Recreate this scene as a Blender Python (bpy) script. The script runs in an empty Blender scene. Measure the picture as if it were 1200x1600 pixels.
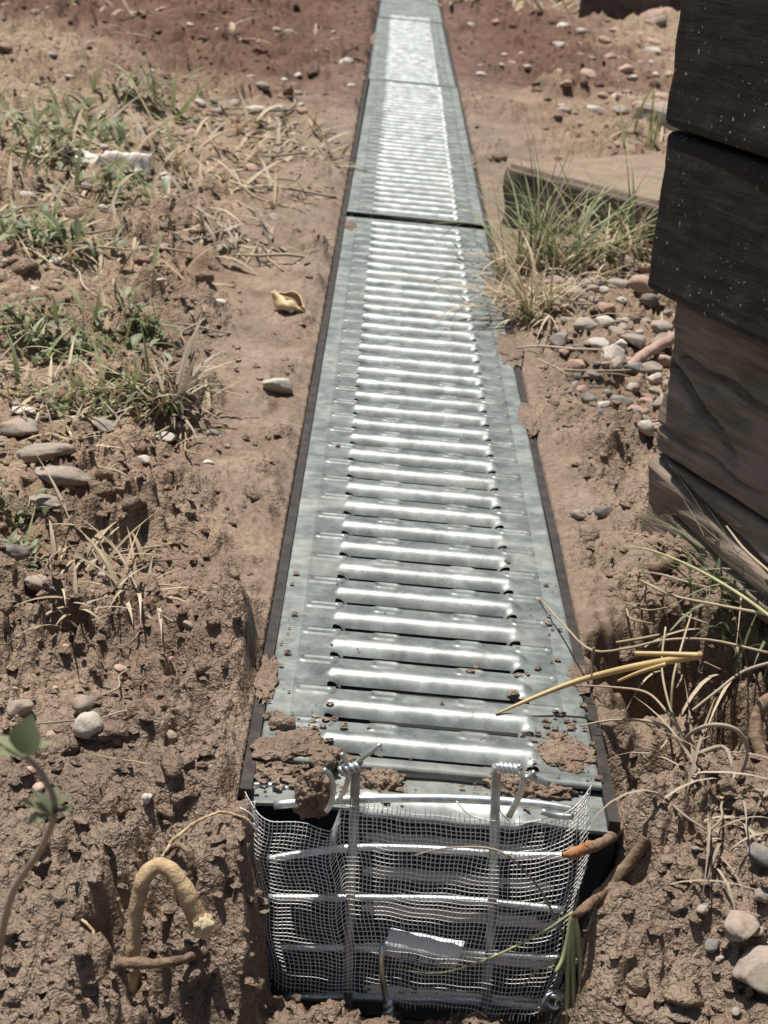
import bpy, bmesh, math, random
import numpy as np
from mathutils import Vector, Matrix, noise as mnoise
random.seed(7)
rng = np.random.default_rng(11)
S = bpy.context.scene
C = bpy.context.collection

# ------------------------------------------------------------------ camera
FPX = 2770.0
CAM = np.array([-0.040, 0.0, 0.3138])
YAW, PIT, ROL = math.radians(1.35), math.radians(20.44), math.radians(-5.77)
_fw = np.array([math.sin(YAW)*math.cos(PIT), math.cos(YAW)*math.cos(PIT), -math.sin(PIT)])
_r = np.array([math.cos(YAW), -math.sin(YAW), 0.0])
_d = np.cross(_fw, _r)
_rt = math.cos(ROL)*_r + math.sin(ROL)*_d
_dn = -math.sin(ROL)*_r + math.cos(ROL)*_d
cam_data = bpy.data.cameras.new('camera')
cam = bpy.data.objects.new('camera', cam_data)
C.objects.link(cam)
cam.matrix_world = Matrix(((_rt[0], -_dn[0], -_fw[0], CAM[0]),
                           (_rt[1], -_dn[1], -_fw[1], CAM[1]),
                           (_rt[2], -_dn[2], -_fw[2], CAM[2]), (0, 0, 0, 1)))
cam_data.sensor_fit = 'VERTICAL'
cam_data.sensor_height = 24.0
cam_data.lens = FPX/1600*24.0
cam_data.clip_start = 0.02
cam_data.clip_end = 300
cam_data.dof.use_dof = True
cam_data.dof.focus_distance = 0.72
cam_data.dof.aperture_fstop = 27.0
S.camera = cam
S.render.resolution_x, S.render.resolution_y = 768, 1024

# ------------------------------------------------------------------ sky, sun, exposure
SUN_EL = math.radians(73)
SUN = Vector((-0.80, 0.60, 0.0)).normalized()*math.cos(SUN_EL) + Vector((0, 0, math.sin(SUN_EL)))
W = bpy.data.worlds.new('World'); S.world = W; W.use_nodes = True
nt = W.node_tree
bg = nt.nodes['Background']
sky = nt.nodes.new('ShaderNodeTexSky')
sky.sky_type = 'NISHITA'; sky.sun_disc = False
sky.sun_elevation = SUN_EL
sky.sun_rotation = math.atan2(SUN.x, SUN.y)
sky.air_density = 1.0; sky.dust_density = 2.5
nt.links.new(sky.outputs[0], bg.inputs[0])
bg.inputs[1].default_value = 0.058
sl = bpy.data.lights.new('sun', 'SUN'); sl.energy = 5.0; sl.angle = math.radians(0.53); sl.color = (1.0, 0.955, 0.89)
so = bpy.data.objects.new('sun', sl); C.objects.link(so)
so.rotation_euler = SUN.to_track_quat('Z', 'Y').to_euler()
so.location = (0, 0, 3)
S.view_settings.view_transform = 'Standard'
S.view_settings.look = 'None'
S.view_settings.exposure = 0.40
S.view_settings.gamma = 1.0
S.view_settings.use_curve_mapping = False

# ------------------------------------------------------------------ pixel -> place
def ray(x, y):
    return _fw + (x-600)/FPX*_rt + (y-800)/FPX*_dn
def px(x, y, z=0.0, D=None):
    v = ray(x, y)
    t = (z-CAM[2])/v[2] if D is None else D/v[1]
    return CAM + t*v

# ------------------------------------------------------------------ numeric noise
def _h(ix, iy, seed):
    n = (ix.astype(np.int64)*374761393 + iy.astype(np.int64)*668265263 + seed*1442695041) & 0xffffffff
    n = ((n ^ (n >> 13))*1274126177) & 0xffffffff
    n = n ^ (n >> 16)
    return (n & 0xffffff)/float(0x1000000)
def vn(x, y, seed=0):
    xi, yi = np.floor(x), np.floor(y)
    fx, fy = x-xi, y-yi
    ux, uy = fx*fx*fx*(fx*(fx*6-15)+10), fy*fy*fy*(fy*(fy*6-15)+10)
    def g(a, b):
        t = _h(xi+a, yi+b, seed)*2*np.pi
        return np.cos(t)*(fx-a)+np.sin(t)*(fy-b)
    return ((g(0, 0)*(1-ux)+g(1, 0)*ux)*(1-uy)+(g(0, 1)*(1-ux)+g(1, 1)*ux)*uy)*1.5
def fbm(x, y, s, oct=4, seed=0, gain=.5):
    r = 0; a = 1; f = 1/s
    for k in range(oct):
        r = r+a*vn(x*f+17.3*k, y*f-9.1*k, seed+k); a *= gain; f *= 2.03
    return r
def lumps(x, y, s, prob, seed):
    """rounded clods on a jittered grid, height in units of the cell size"""
    xs, ys = x/s, y/s
    xi, yi = np.floor(xs), np.floor(ys)
    best = np.zeros_like(xs)
    for a in (-1, 0, 1):
        for b in (-1, 0, 1):
            cx, cy = xi+a, yi+b
            jx, jy = cx+_h(cx, cy, seed), cy+_h(cx, cy, seed+1)
            R = .3+.55*_h(cx, cy, seed+2)**1.5
            ex = .7+.7*_h(cx, cy, seed+4)
            th = _h(cx, cy, seed+5)*3.14
            dx, dy = xs-jx, ys-jy
            c_, s_ = np.cos(th), np.sin(th)
            u = (dx*c_+dy*s_)*ex; v = -dx*s_+dy*c_
            q = 1-(u*u+v*v)/(R*R)
            on = _h(cx, cy, seed+3) < prob
            hgt = np.where(on, R*np.sqrt(np.clip(q, 0, 1))*(.45+.5*_h(cx, cy, seed+6)), 0)
            best = np.maximum(best, hgt)
    return best
def clods(x, y, s, seed):
    """broken clods with cracks between them; height 0..1"""
    xs, ys = x/s, y/s
    xi, yi = np.floor(xs), np.floor(ys)
    f1 = np.full_like(xs, 9.); f2 = np.full_like(xs, 9.); hid = np.zeros_like(xs); gx = np.zeros_like(xs); gy = np.zeros_like(xs)
    for a in (-1, 0, 1):
        for b in (-1, 0, 1):
            cx, cy = xi+a, yi+b
            dx, dy = xs-cx-_h(cx, cy, seed), ys-cy-_h(cx, cy, seed+1)
            d = np.sqrt(dx*dx+dy*dy)
            n = d < f1
            f2 = np.where(n, f1, np.minimum(f2, d)); f1 = np.where(n, d, f1)
            hid = np.where(n, _h(cx, cy, seed+2), hid); gx = np.where(n, dx*(_h(cx, cy, seed+3)-.5), gx); gy = np.where(n, dy*(_h(cx, cy, seed+4)-.5), gy)
    crack = np.clip((f2-f1)/.30, 0, 1)
    return (np.sqrt(crack)*(.35+.65*hid)+1.1*(gx+gy)*crack)*(.3+.7*(hid > .22))
def sst(a, b, x):
    t = np.clip((x-a)/(b-a), 0, 1)
    return t*t*(3-2*t)

# ------------------------------------------------------------------ the lie of the land
HOLES = []   # x, y, radius, depth
for (qx, qy, r, dp) in [(268, 1075, .008, .022), (258, 1110, .006, .018), (238, 1440, .013, .035), (310, 1575, .016, .03),
                        (1055, 1078, .027, .10), (1125, 1045, .034, .11), (1185, 1090, .028, .10), (960, 1310, .014, .04), (215, 800, .008, .014),
                        (325, 810, .006, .01), (285, 1275, .009, .022), (660, 1010, 0, 0), (1105, 1270, .012, .03),
                        (290, 635, .012, .014), (85, 1430, .008, .02), (190, 1500, .009, .03), (1010, 1290, .009, .03),
                        (930, 1420, .007, .03), (900, 1500, .01, .02)]:
    if r:
        p = px(qx, qy, -.01 if qy < 1250 else -.035)
        HOLES.append((p[0], p[1], r, dp))

def lumpiness(x, y):
    n = fbm(x, y, .16, 3, 50)
    lw = .086+.03*sst(.7, .95, y)+.055*sst(1.0, 1.35, y)+.05*sst(1.6, 2.2, y)+.03*n*sst(.7, 1.2, y)
    left = 1-sst(lw-.015, lw+.02, -x)
    left = np.where(x < 0, left, 0)*sst(.66, .80, y+.03*n)
    left = left*(1-.75*sst(2.35, 2.6, y+.2*n))
    rw = .092+.018*n+.08*sst(1.6, 2.1, y)
    rw = rw-.03*sst(.98, 1.05, y)*(1-sst(1.45, 1.6, y))
    right = np.where(x > 0, 1-sst(rw-.012, rw+.03, x), 0)*sst(.60, .66, y)
    right = right*(1-.5*sst(2.9, 3.3, y+.2*n))
    flat = np.clip(left+right, 0, 1)*np.clip(.72+.6*fbm(x, y, .05, 3, 55), .2, 1)
    return 1-flat*.87

def height(x, y, fine=True):
    x = np.asarray(x, float); y = np.asarray(y, float)
    ax = np.abs(x)
    L = lumpiness(x, y)
    far = sst(.2, .5, ax)
    z = -.0012+.012*fbm(x, y, .45, 3, 3)*sst(.08, .22, ax)+.006*fbm(x, y, .13, 3, 9)*L*sst(.075, .12, ax)
    # banks: rises away from the drain on the left, a stony mound far right
    z = z+.018*sst(.12, .5, -x)*sst(.6, 1.2, y)+.05*sst(.25, 1.0, x)*sst(2.2, 4.0, y)
    z = z+.012*sst(.16, .3, -x)*np.exp(-((y-1.35)/.35)**2)
    # the hollow dug in front of the drain's open end
    edge = .035*vn(x*14, y*14, 77)
    dig = 1-sst(.44, .575, y+edge*.5+.02*np.where(x > 0, -1, 0))
    z = z-dig*(.036+.018*sst(.13, .08, ax))
    pit = (1-sst(.0500, .0665, ax+np.where(x > 0, .004, .001)+edge*.06-.005*vn(x*60, y*60, 15)))*(1-sst(.558, .562, y))
    z = z*(1-pit)+pit*(-.088+.018*sst(.548, .50, y)-.006*vn(x*25, y*25, 5)+.006*np.abs(vn(x*90, y*90, 6)))
    hole_warp = None
    for hx, hy, r, dp in HOLES:
        if hole_warp is None: hole_warp = (.010*fbm(x, y, .022, 3, 801), .010*fbm(x, y, .022, 3, 802))
        d2 = ((x+hole_warp[0]-hx)**2+((y+hole_warp[1]-hy)*.75)**2)/(r*r)
        z = z-dp*(.8*np.exp(-d2*1.1) if dp < .06 else np.exp(-d2*d2*.8))
    if fine:
        k = sst(.0685, .078, ax)
        k = np.where(y < .548, np.maximum(k, .8), k)
        xw = x+.0045*fbm(x, y, .016, 3, 610); yw = y+.0045*fbm(x, y, .016, 3, 620)
        xw = xw+.0014*vn(x/.005, y/.005, 630); yw = yw+.0014*vn(x/.005, y/.005, 640)
        va = np.clip(.5+1.3*fbm(x, y, .07, 2, 640), .12, 1.5); vb = np.clip(.5+1.3*fbm(x+3, y, .05, 2, 650), .1, 1.5)
        bil = (.0095*np.abs(vn(xw/.036, yw/.036, 71))+.0066*np.abs(vn(xw/.017, yw/.017, 72))
               + va*(.0062*np.abs(vn(xw/.0086, yw/.0086, 73))+.0020*vn(xw/.0055, yw/.0055, 76))+vb*(.0036*np.abs(vn(xw/.0042, yw/.0042, 74))+.0012*vn(xw/.0024, yw/.0024, 75)))
        vc = sst(-.25, .3, fbm(x, y, .13, 2, 660))
        lp = bil-.006+vc*(.0140*clods(xw, yw, .030, 710)+.0075*clods(xw, yw, .0145, 720))+(.2+.6*vb)*.0034*clods(xw, yw, .0068, 730)+.50*.036*lumps(xw+.9, yw, .036, .10, 140)+(.55*.022*lumps(xw, yw, .022, .34, 100)+.50*.0115*lumps(xw+.3, yw, .0115, .42, 200)
              + .55*.0058*lumps(xw, yw+.7, .0058, .55, 300)+.5*.0032*lumps(xw-.4, yw, .0032, .6, 400))
        rough = .40+.75*np.clip(fbm(x, y, .10, 2, 60)+.4, 0, 1)
        lp = np.where(lp < 0, lp*sst(.075, .11, ax), lp)
        z = z+lp*L*rough*k
        # a few crumbs and pores on the slick mud as well
        z = z+(1-L)*k*(.3*.008*lumps(x, y, .011, .10, 500)+.0006*fbm(x, y, .02, 3, 70)-.0009*lumps(x, y, .006, .12, 520))
        z = z+.0022*fbm(x, y, .012, 3, 33)*L*k
        # mud smeared against the rim
        z = z+.0022*(1-k)*np.clip(fbm(x, y, .06, 3, 90)+.05, -.6, 1)
    # the bed the channel lies in
    bed = (ax < .0685) & (y > .551)
    t = sst(.0672, .0684, ax)
    z = np.where(bed, -.12*(1-t)+np.minimum(z, -.004)*t, z)
    return z
TBL = {}
def _tab(key, x0, x1, y0, y1, st, fine):
    xs = np.arange(x0, x1, st); ys = np.arange(y0, y1, st); X, Y = np.meshgrid(xs, ys)
    TBL[key] = (x0, y0, st, height(X.ravel(), Y.ravel(), fine).reshape(X.shape))
_tab('near', -.32, .32, .33, 1.05, .002, True)
_tab('far', -1.6, 1.9, 1.0, 6.5, .012, True)
_tab('near_s', -.32, .32, .33, 1.05, .004, False)
_tab('far_s', -1.6, 1.9, 1.0, 6.5, .016, False)
def gz(x, y, fine=True):
    k = ('near' if y < 1.03 and abs(x) < .315 else 'far')+('' if fine else '_s')
    x0, y0, st, A = TBL[k]
    i = min(max((y-y0)/st, 0), A.shape[0]-1.001); j = min(max((x-x0)/st, 0), A.shape[1]-1.001)
    a, b = int(i), int(j); u, v = i-a, j-b
    return float((A[a, b]*(1-v)+A[a, b+1]*v)*(1-u)+(A[a+1, b]*(1-v)+A[a+1, b+1]*v)*u)
def pg(x, y, fine=False):
    """the place on the ground seen at that pixel"""
    z = 0.0
    for _ in range(8):
        p = px(x, y, z); z = .5*z+.5*gz(p[0], p[1], fine)
    p = px(x, y, z)
    return np.array([p[0], p[1], gz(p[0], p[1], fine)])

def soil(x, y):
    """red, dry, wet fractions of the soil at a place"""
    n = fbm(x, y, .35, 4, 21); m = fbm(x, y, .09, 4, 31)
    red = sst(2.15, 2.75, y+.35*n-np.where(x > 0, .15, 0))*(1-.85*sst(.2, .55, x-.1*n)*1.0)
    red = np.maximum(red, .6*np.exp(-(((x+.33)/.10)**2+((y-1.47)/.10)**2))*np.clip(.7+m*2, 0, 1))
    red = np.maximum(red, .38*np.exp(-(((x+.10)/.04)**2+((y-.62)/.10)**2))*np.clip(.6+2*m, 0, 1))
    dry = np.clip(sst(.18, .32, -x+.08*m)*sst(1.2, 1.7, y)*(1-sst(2.2, 2.6, y+.2*n))
                  + sst(.16, .4, x+.1*m)*sst(1.75, 2.2, y), 0, 1)*np.clip(.75+.9*m, 0, 1)
    dry = np.maximum(dry, .55*sst(.17, .24, -x)*np.clip(.5+1.5*m, 0, 1))
    wet = np.clip((1-sst(.50, .66, y+.06*n))*.95+.55*(1-sst(.09, .20, np.abs(x)))+.35*m, 0, 1)
    wet = wet*(1-dry)*(1-.4*red)
    return np.stack([red, dry, wet], -1)

# ------------------------------------------------------------------ material helpers
def mat(name):
    m = bpy.data.materials.new(name); m.use_nodes = True
    return m, m.node_tree, m.node_tree.nodes['Principled BSDF']
def nd(t, kind, **kw):
    n = t.nodes.new(kind)
    for k, v in kw.items():
        if k in n.inputs: n.inputs[k].default_value = v
        else: setattr(n, k, v)
    return n
def ramp(t, fac, stops):
    n = t.nodes.new('ShaderNodeValToRGB'); e = n.color_ramp.elements
    while len(e) < len(stops): e.new(.5)
    for q, (p, c) in zip(e, stops):
        q.position = p; q.color = (*c, 1) if len(c) == 3 else (c[0], c[0], c[0], 1)
    t.links.new(fac, n.inputs[0]); return n.outputs[0]
def mix(t, fac, a, b, mode='MIX'):
    n = t.nodes.new('ShaderNodeMix'); n.data_type = 'RGBA'; n.blend_type = mode
    for s, v in ((n.inputs[0], fac), (n.inputs[6], a), (n.inputs[7], b)):
        if isinstance(v, (int, float)): s.default_value = v
        elif isinstance(v, tuple): s.default_value = (*v, 1)
        else: t.links.new(v, s)
    return n.outputs[2]
def math_(t, op, a, b=0.0, c=None):
    n = t.nodes.new('ShaderNodeMath'); n.operation = op
    for s, v in zip(n.inputs, (a, b, c)):
        if v is None: continue
        if isinstance(v, (int, float)): s.default_value = v
        else: t.links.new(v, s)
    return n.outputs[0]
def pos(t, scale=(1, 1, 1), obj=False):
    src = nd(t, 'ShaderNodeTexCoord').outputs['Object'] if obj else nd(t, 'ShaderNodeNewGeometry').outputs['Position']
    mp = nd(t, 'ShaderNodeMapping'); mp.inputs['Scale'].default_value = scale
    t.links.new(src, mp.inputs[0]); return mp.outputs[0]
def noi(t, vec, scale, detail=4, rough=.55):
    n = nd(t, 'ShaderNodeTexNoise', Scale=scale, Detail=detail, Roughness=rough)
    t.links.new(vec, n.inputs['Vector']); return n.outputs['Fac']
def bump(t, b, h, strength, dist):
    n = nd(t, 'ShaderNodeBump', Strength=strength, Distance=dist)
    t.links.new(h, n.inputs['Height']); t.links.new(n.outputs[0], b.inputs['Normal'])

def soil_material():
    m, t, b = mat('soil')
    at = nd(t, 'ShaderNodeAttribute', attribute_name='soil')
    sp = nd(t, 'ShaderNodeSeparateColor'); t.links.new(at.outputs['Color'], sp.inputs[0])
    v = pos(t)
    big = noi(t, v, 22, 6, .6); fine = noi(t, v, 260, 6, .65); grit = noi(t, v, 900, 3, .6)
    base = ramp(t, big, [(.30, (0.161, 0.107, 0.069)), (.5, (0.239, 0.166, 0.110)), (.72, (0.328, 0.238, 0.164))])
    dry = ramp(t, fine, [(.3, (0.230, 0.165, 0.107)), (.55, (0.337, 0.254, 0.175)), (.75, (0.440, 0.349, 0.255))])
    red = ramp(t, big, [(.3, (.080, .040, .025)), (.55, (.130, .067, .043)), (.75, (.195, .112, .076))])
    wet = ramp(t, big, [(.3, (0.147, 0.101, 0.069)), (.6, (0.223, 0.161, 0.113)), (.8, (0.313, 0.236, 0.171))])
    col = mix(t, sp.outputs[1], base, dry)
    col = mix(t, sp.outputs[2], col, wet)
    col = mix(t, sp.outputs[0], col, red)
    f2 = ramp(t, fine, [(.25, (.50,)), (.5, (1.0,)), (.8, (1.32,))])
    col = mix(t, 1.0, col, f2, 'MULTIPLY')
    g2 = ramp(t, grit, [(.3, (.82,)), (.6, (1.05,)), (.78, (1.35,))])
    col = mix(t, .7, col, g2, 'MULTIPLY')
    pk = nd(t, 'ShaderNodeMapRange'); t.links.new(at.outputs['Alpha'], pk.inputs[0]); pk.inputs[3].default_value = .76; pk.inputs[4].default_value = 1.0
    col = mix(t, 1.0, col, pk.outputs[0], 'MULTIPLY')      # packed wet mud is darker than loose soil
    t.links.new(col, b.inputs['Base Color'])
    r1 = ramp(t, noi(t, v, 120, 4), [(.35, (.22,)), (.65, (.66,))])
    r = mix(t, sp.outputs[2], (.93, .93, .93), r1)
    t.links.new(r, b.inputs['Roughness'])
    b.inputs['Specular IOR Level'].default_value = .42
    v1 = nd(t, 'ShaderNodeTexVoronoi', Scale=310.0); v2 = nd(t, 'ShaderNodeTexVoronoi', Scale=720.0)
    wv = nd(t, 'ShaderNodeMixRGB', blend_type='ADD'); wv.inputs[0].default_value = .006
    nz = nd(t, 'ShaderNodeTexNoise', Scale=300.0); t.links.new(v, nz.inputs['Vector'])
    t.links.new(v, wv.inputs[1]); t.links.new(nz.outputs['Color'], wv.inputs[2])
    for q in (v1, v2): t.links.new(wv.outputs[0], q.inputs['Vector'])
    crumb = math_(t, 'ADD', math_(t, 'MULTIPLY', v1.outputs['Distance'], -1.1), math_(t, 'MULTIPLY', v2.outputs['Distance'], -.5))
    h = math_(t, 'ADD', math_(t, 'MULTIPLY', fine, 1.0), math_(t, 'MULTIPLY', grit, .45))
    h = math_(t, 'ADD', h, crumb)
    bn = nd(t, 'ShaderNodeBump', Distance=.0013); t.links.new(h, bn.inputs['Height'])
    t.links.new(math_(t, 'ADD', math_(t, 'MULTIPLY', at.outputs['Alpha'], .82), .16), bn.inputs['Strength'])
    t.links.new(bn.outputs[0], b.inputs['Normal'])
    return m

def metal(name, mud=0.5, dull=(.160, .177, .167), shine=(.66, .70, .685), rough=(.36, .50), worn=0.0):
    """galvanised sheet: dull oxide, bright worn bands with the sun highlight coloured in (the mesh says where), a film of dried mud"""
    m, t, b = mat(name)
    v = pos(t)
    vs = pos(t, (14, 55, 30))          # smears run across the drain
    at = nd(t, 'ShaderNodeAttribute', attribute_name='worn_glint')
    vo = nd(t, 'ShaderNodeTexVoronoi', Scale=120.0); t.links.new(v, vo.inputs['Vector'])
    spang = ramp(t, vo.outputs['Color'], [(0, (.80,)), (1, (1.15,))])
    big = noi(t, v, 24, 6, .62); st = noi(t, vs, 1.0, 6, .65); sm = noi(t, v, 85, 5, .65)
    mott = ramp(t, sm, [(.3, (.58,)), (.5, (.95,)), (.7, (1.45,))])
    gleam = math_(t, 'MINIMUM', math_(t, 'ADD', math_(t, 'MULTIPLY', at.outputs['Fac'], 1.0), worn), 1.0)
    col = mix(t, 1.0, mix(t, 1.0, mix(t, gleam, dull, shine), spang, 'MULTIPLY'), mott, 'MULTIPLY')
    g = math_(t, 'ADD', math_(t, 'MULTIPLY', st, .55), math_(t, 'MULTIPLY', big, .45))
    grime = ramp(t, g, [(.60-.20*mud, (0.,)), (.66-.10*mud, (.30+.25*mud,)), (.78, (.85,))])
    grime = math_(t, 'MULTIPLY', grime, math_(t, 'SUBTRACT', 1.0, math_(t, 'MULTIPLY', at.outputs['Fac'], .75)))
    gcol = ramp(t, noi(t, v, 180, 4), [(.3, (.18, .178, .150)), (.7, (.37, .38, .335))])
    spk = ramp(t, noi(t, v, 430, 2, .5), [(.70, (0.,)), (.735, (1.,))])
    spk = math_(t, 'MULTIPLY', spk, ramp(t, noi(t, v, 30, 2), [(.45, (0.,)), (.62, (1.,))]))
    col2 = mix(t, grime, col, gcol)
    col2 = mix(t, spk, col2, (.05, .04, .032))
    t.links.new(col2, b.inputs['Base Color'])
    mt = math_(t, 'ADD', .22, math_(t, 'MULTIPLY', gleam, .75))
    mt = math_(t, 'MULTIPLY', mt, math_(t, 'SUBTRACT', 1.0, math_(t, 'MULTIPLY', grime, .85)))
    mt = math_(t, 'MULTIPLY', mt, math_(t, 'SUBTRACT', 1.0, spk))
    t.links.new(mt, b.inputs['Metallic']); b.inputs['Specular IOR Level'].default_value = .3
    rr = ramp(t, big, [(.3, (rough[0],)), (.7, (rough[1],))])
    rr = mix(t, math_(t, 'MULTIPLY', at.outputs['Fac'], .9), rr, (.25, .25, .25))
    rr = mix(t, grime, rr, (.78, .78, .78))
    t.links.new(rr, b.inputs['Roughness'])
    h = math_(t, 'ADD', math_(t, 'MULTIPLY', grime, .6), math_(t, 'MULTIPLY', noi(t, v, 70, 3), .7))
    bump(t, b, h, .14, .0010)
    return m

def plain(name, c1, c2, scale=60, rough=.8, bumpd=.001, spec=.3, metallic=0.0, stretch=(1, 1, 1), obj=False, strength=.6):
    m, t, b = mat(name)
    v = pos(t, stretch, obj)
    n = noi(t, v, scale, 6, .6)
    t.links.new(ramp(t, n, [(.3, c1), (.7, c2)]), b.inputs['Base Color'])
    b.inputs['Roughness'].default_value = rough
    b.inputs['Specular IOR Level'].default_value = spec
    b.inputs['Metallic'].default_value = metallic
    bump(t, b, noi(t, v, scale*3, 5, .6), strength, bumpd)
    return m

def stone_material(name, c1, c2, c3, dust=.5):
    m, t, b = mat(name)
    v = pos(t, obj=False)
    n = noi(t, v, 45, 6, .65); f = noi(t, v, 420, 4, .6)
    oi = nd(t, 'ShaderNodeObjectInfo')
    col = ramp(t, n, [(.3, c1), (.5, c2), (.72, c3)])
    val = ramp(t, oi.outputs['Random'], [(0, (.84,)), (1, (1.16,))])
    col = mix(t, 1.0, col, val, 'MULTIPLY')
    d = ramp(t, noi(t, v, 90, 5, .6), [(.42, (0.,)), (.62, (dust,))])
    col = mix(t, d, col, (.30, .225, .165))
    col = mix(t, .8, col, ramp(t, f, [(.3, (.75,)), (.7, (1.2,))]), 'MULTIPLY')
    t.links.new(col, b.inputs['Base Color'])
    b.inputs['Roughness'].default_value = .85
    b.inputs['Specular IOR Level'].default_value = .3
    bump(t, b, math_(t, 'ADD', n, math_(t, 'MULTIPLY', f, .4)), .6, .0015)
    return m

def leaf_material(name, c1, c2, trans=.35, rough=.55):
    m, t, b = mat(name)
    v = pos(t); n = noi(t, v, 70, 4)
    oi = nd(t, 'ShaderNodeAttribute', attribute_name='tone')
    col = mix(t, oi.outputs['Fac'], c1, c2)
    col = mix(t, .6, col, ramp(t, n, [(.3, (.72,)), (.7, (1.25,))]), 'MULTIPLY')
    t.links.new(col, b.inputs['Base Color'])
    b.inputs['Roughness'].default_value = rough
    tr = nd(t, 'ShaderNodeBsdfTranslucent'); t.links.new(col, tr.inputs[0])
    ms = nd(t, 'ShaderNodeMixShader'); ms.inputs[0].default_value = trans
    t.links.new(b.outputs[0], ms.inputs[1]); t.links.new(tr.outputs[0], ms.inputs[2])
    t.links.new(ms.outputs[0], t.nodes['Material Output'].inputs['Surface'])
    return m

M = {}
M['soil'] = soil_material()
M['grate'] = metal('galvanised_grate', .52)
M['rail'] = metal('galvanised_rail_muddy', .80, dull=(.185, .205, .192))
M['offcut'] = metal('galvanised_offcut_muddy', .85)
M['wire'] = metal('galvanised_wire', .05, worn=1.0)
M['wire_dull'] = metal('dull_wire', .55, worn=.55)
M['screen'] = plain('screen_wire', (.76, .75, .72), (.90, .89, .87), 200, .40, .0001, .5, .1)
M['plastic'] = plain('dusty_black_plastic', (.007, .0065, .006), (.050, .039, .030), 110, .62, .0006, .4)
M['inside'] = plain('channel_inside', (.004, .004, .004), (.014, .013, .012), 40, .6, .0006, .45)
M['stone_grey'] = stone_material('stone_grey', (.19, .165, .14), (.27, .235, .20), (.36, .32, .275), .8)
M['stone_pale'] = stone_material('stone_pale', (.34, .30, .255), (.46, .42, .36), (.60, .56, .50), .4)
M['stone_dark'] = stone_material('stone_dark', (.10, .095, .09), (.16, .15, .14), (.22, .205, .19), .35)
M['stone_pink'] = stone_material('stone_pink', (.30, .19, .15), (.40, .27, .21), (.48, .36, .29), .4)
M['green'] = leaf_material('green_blade', (.155, .18, .075), (.34, .36, .18))
M['dark_green'] = leaf_material('green_leaf', (.125, .155, .08), (.28, .305, .18))
M['pale_green'] = leaf_material('pale_green_blade', (.26, .28, .12), (.46, .47, .25), .2)
M['straw'] = leaf_material('dry_straw', (.29, .215, .12), (.53, .44, .30), .2, .7)
M['grey_straw'] = leaf_material('grey_straw', (.22, .175, .125), (.43, .365, .28), .12, .8)
M['yellow'] = leaf_material('yellow_straw', (.40, .27, .10), (.57, .42, .20), .1, .5)
M['root'] = plain('root_bark', (.30, .20, .105), (.60, .455, .28), 160, .8, .0016, .25)
M['root_cut'] = plain('root_cut', (.50, .38, .22), (.66, .55, .38), 300, .8, .0008, .2)
M['twig'] = plain('twig_bark', (.10, .064, .040), (.28, .20, .135), 170, .85, .0014, .25)
M['rust_root'] = plain('orange_root', (.22, .085, .03), (.44, .20, .08), 120, .6, .0006, .4)
M['paper'] = plain('white_scrap', (.55, .50, .44), (.72, .68, .62), 80, .85, .0006, .2)
M['husk'] = plain('husk', (.42, .30, .15), (.62, .49, .30), 140, .7, .0008, .3)

def timber_material(name, painted, bare_below=None):
    m, t, b = mat(name)
    v = pos(t, (6, 60, 60), True); vo = pos(t, (1, 1, 1), True)
    g = noi(t, v, 4.5, 6, .65); n = noi(t, vo, 40, 5, .6)
    wood = ramp(t, g, [(.25, (.070, .053, .040)), (.5, (.165, .130, .100)), (.75, (.28, .228, .182))])
    wood = mix(t, .7, wood, ramp(t, n, [(.3, (.7,)), (.7, (1.25,))]), 'MULTIPLY')
    dusty = ramp(t, noi(t, vo, 18, 4), [(.4, (0.,)), (.7, (.5,))])
    wood = mix(t, dusty, wood, (.30, .235, .185))
    if painted:
        pc = ramp(t, n, [(.3, (.007, .006, .0055)), (.62, (.018, .0155, .0135)), (.8, (.045, .039, .034))])
        sp = ramp(t, noi(t, vo, 330, 2, .5), [(.655, (0.,)), (.69, (1.,))])
        sp = math_(t, 'MULTIPLY', sp, ramp(t, noi(t, vo, 28, 3), [(.46, (0.,)), (.60, (1.,))]))
        du = ramp(t, noi(t, pos(t, (1, 1, 3), True), 22, 5, .65), [(.52, (0.,)), (.75, (.14,))])
        pc = mix(t, du, pc, (.16, .135, .112))
        pc = mix(t, sp, pc, (.42, .38, .33))
        t.links.new(pc, b.inputs['Base Color'])
        b.inputs['Roughness'].default_value = .7
    else:
        t.links.new(wood, b.inputs['Base Color'])
        b.inputs['Roughness'].default_value = .85
    b.inputs['Specular IOR Level'].default_value = .25
    bump(t, b, math_(t, 'ADD', math_(t, 'MULTIPLY', g, .25 if painted else 1.0), math_(t, 'MULTIPLY', n, .6)), .7, .003)
    return m
M['tar'] = timber_material('tarred_timber', True)
M['timber'] = timber_material('weathered_timber', False)
M['mud_wood'] = plain('mud_stained_timber', (.050, .040, .032), (.155, .122, .095), 35, .85, .002, .25)
M['mud_top'] = plain('dried_mud_coat', (.175, .128, .092), (.27, .205, .152), 40, .9, .001, .2)

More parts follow.
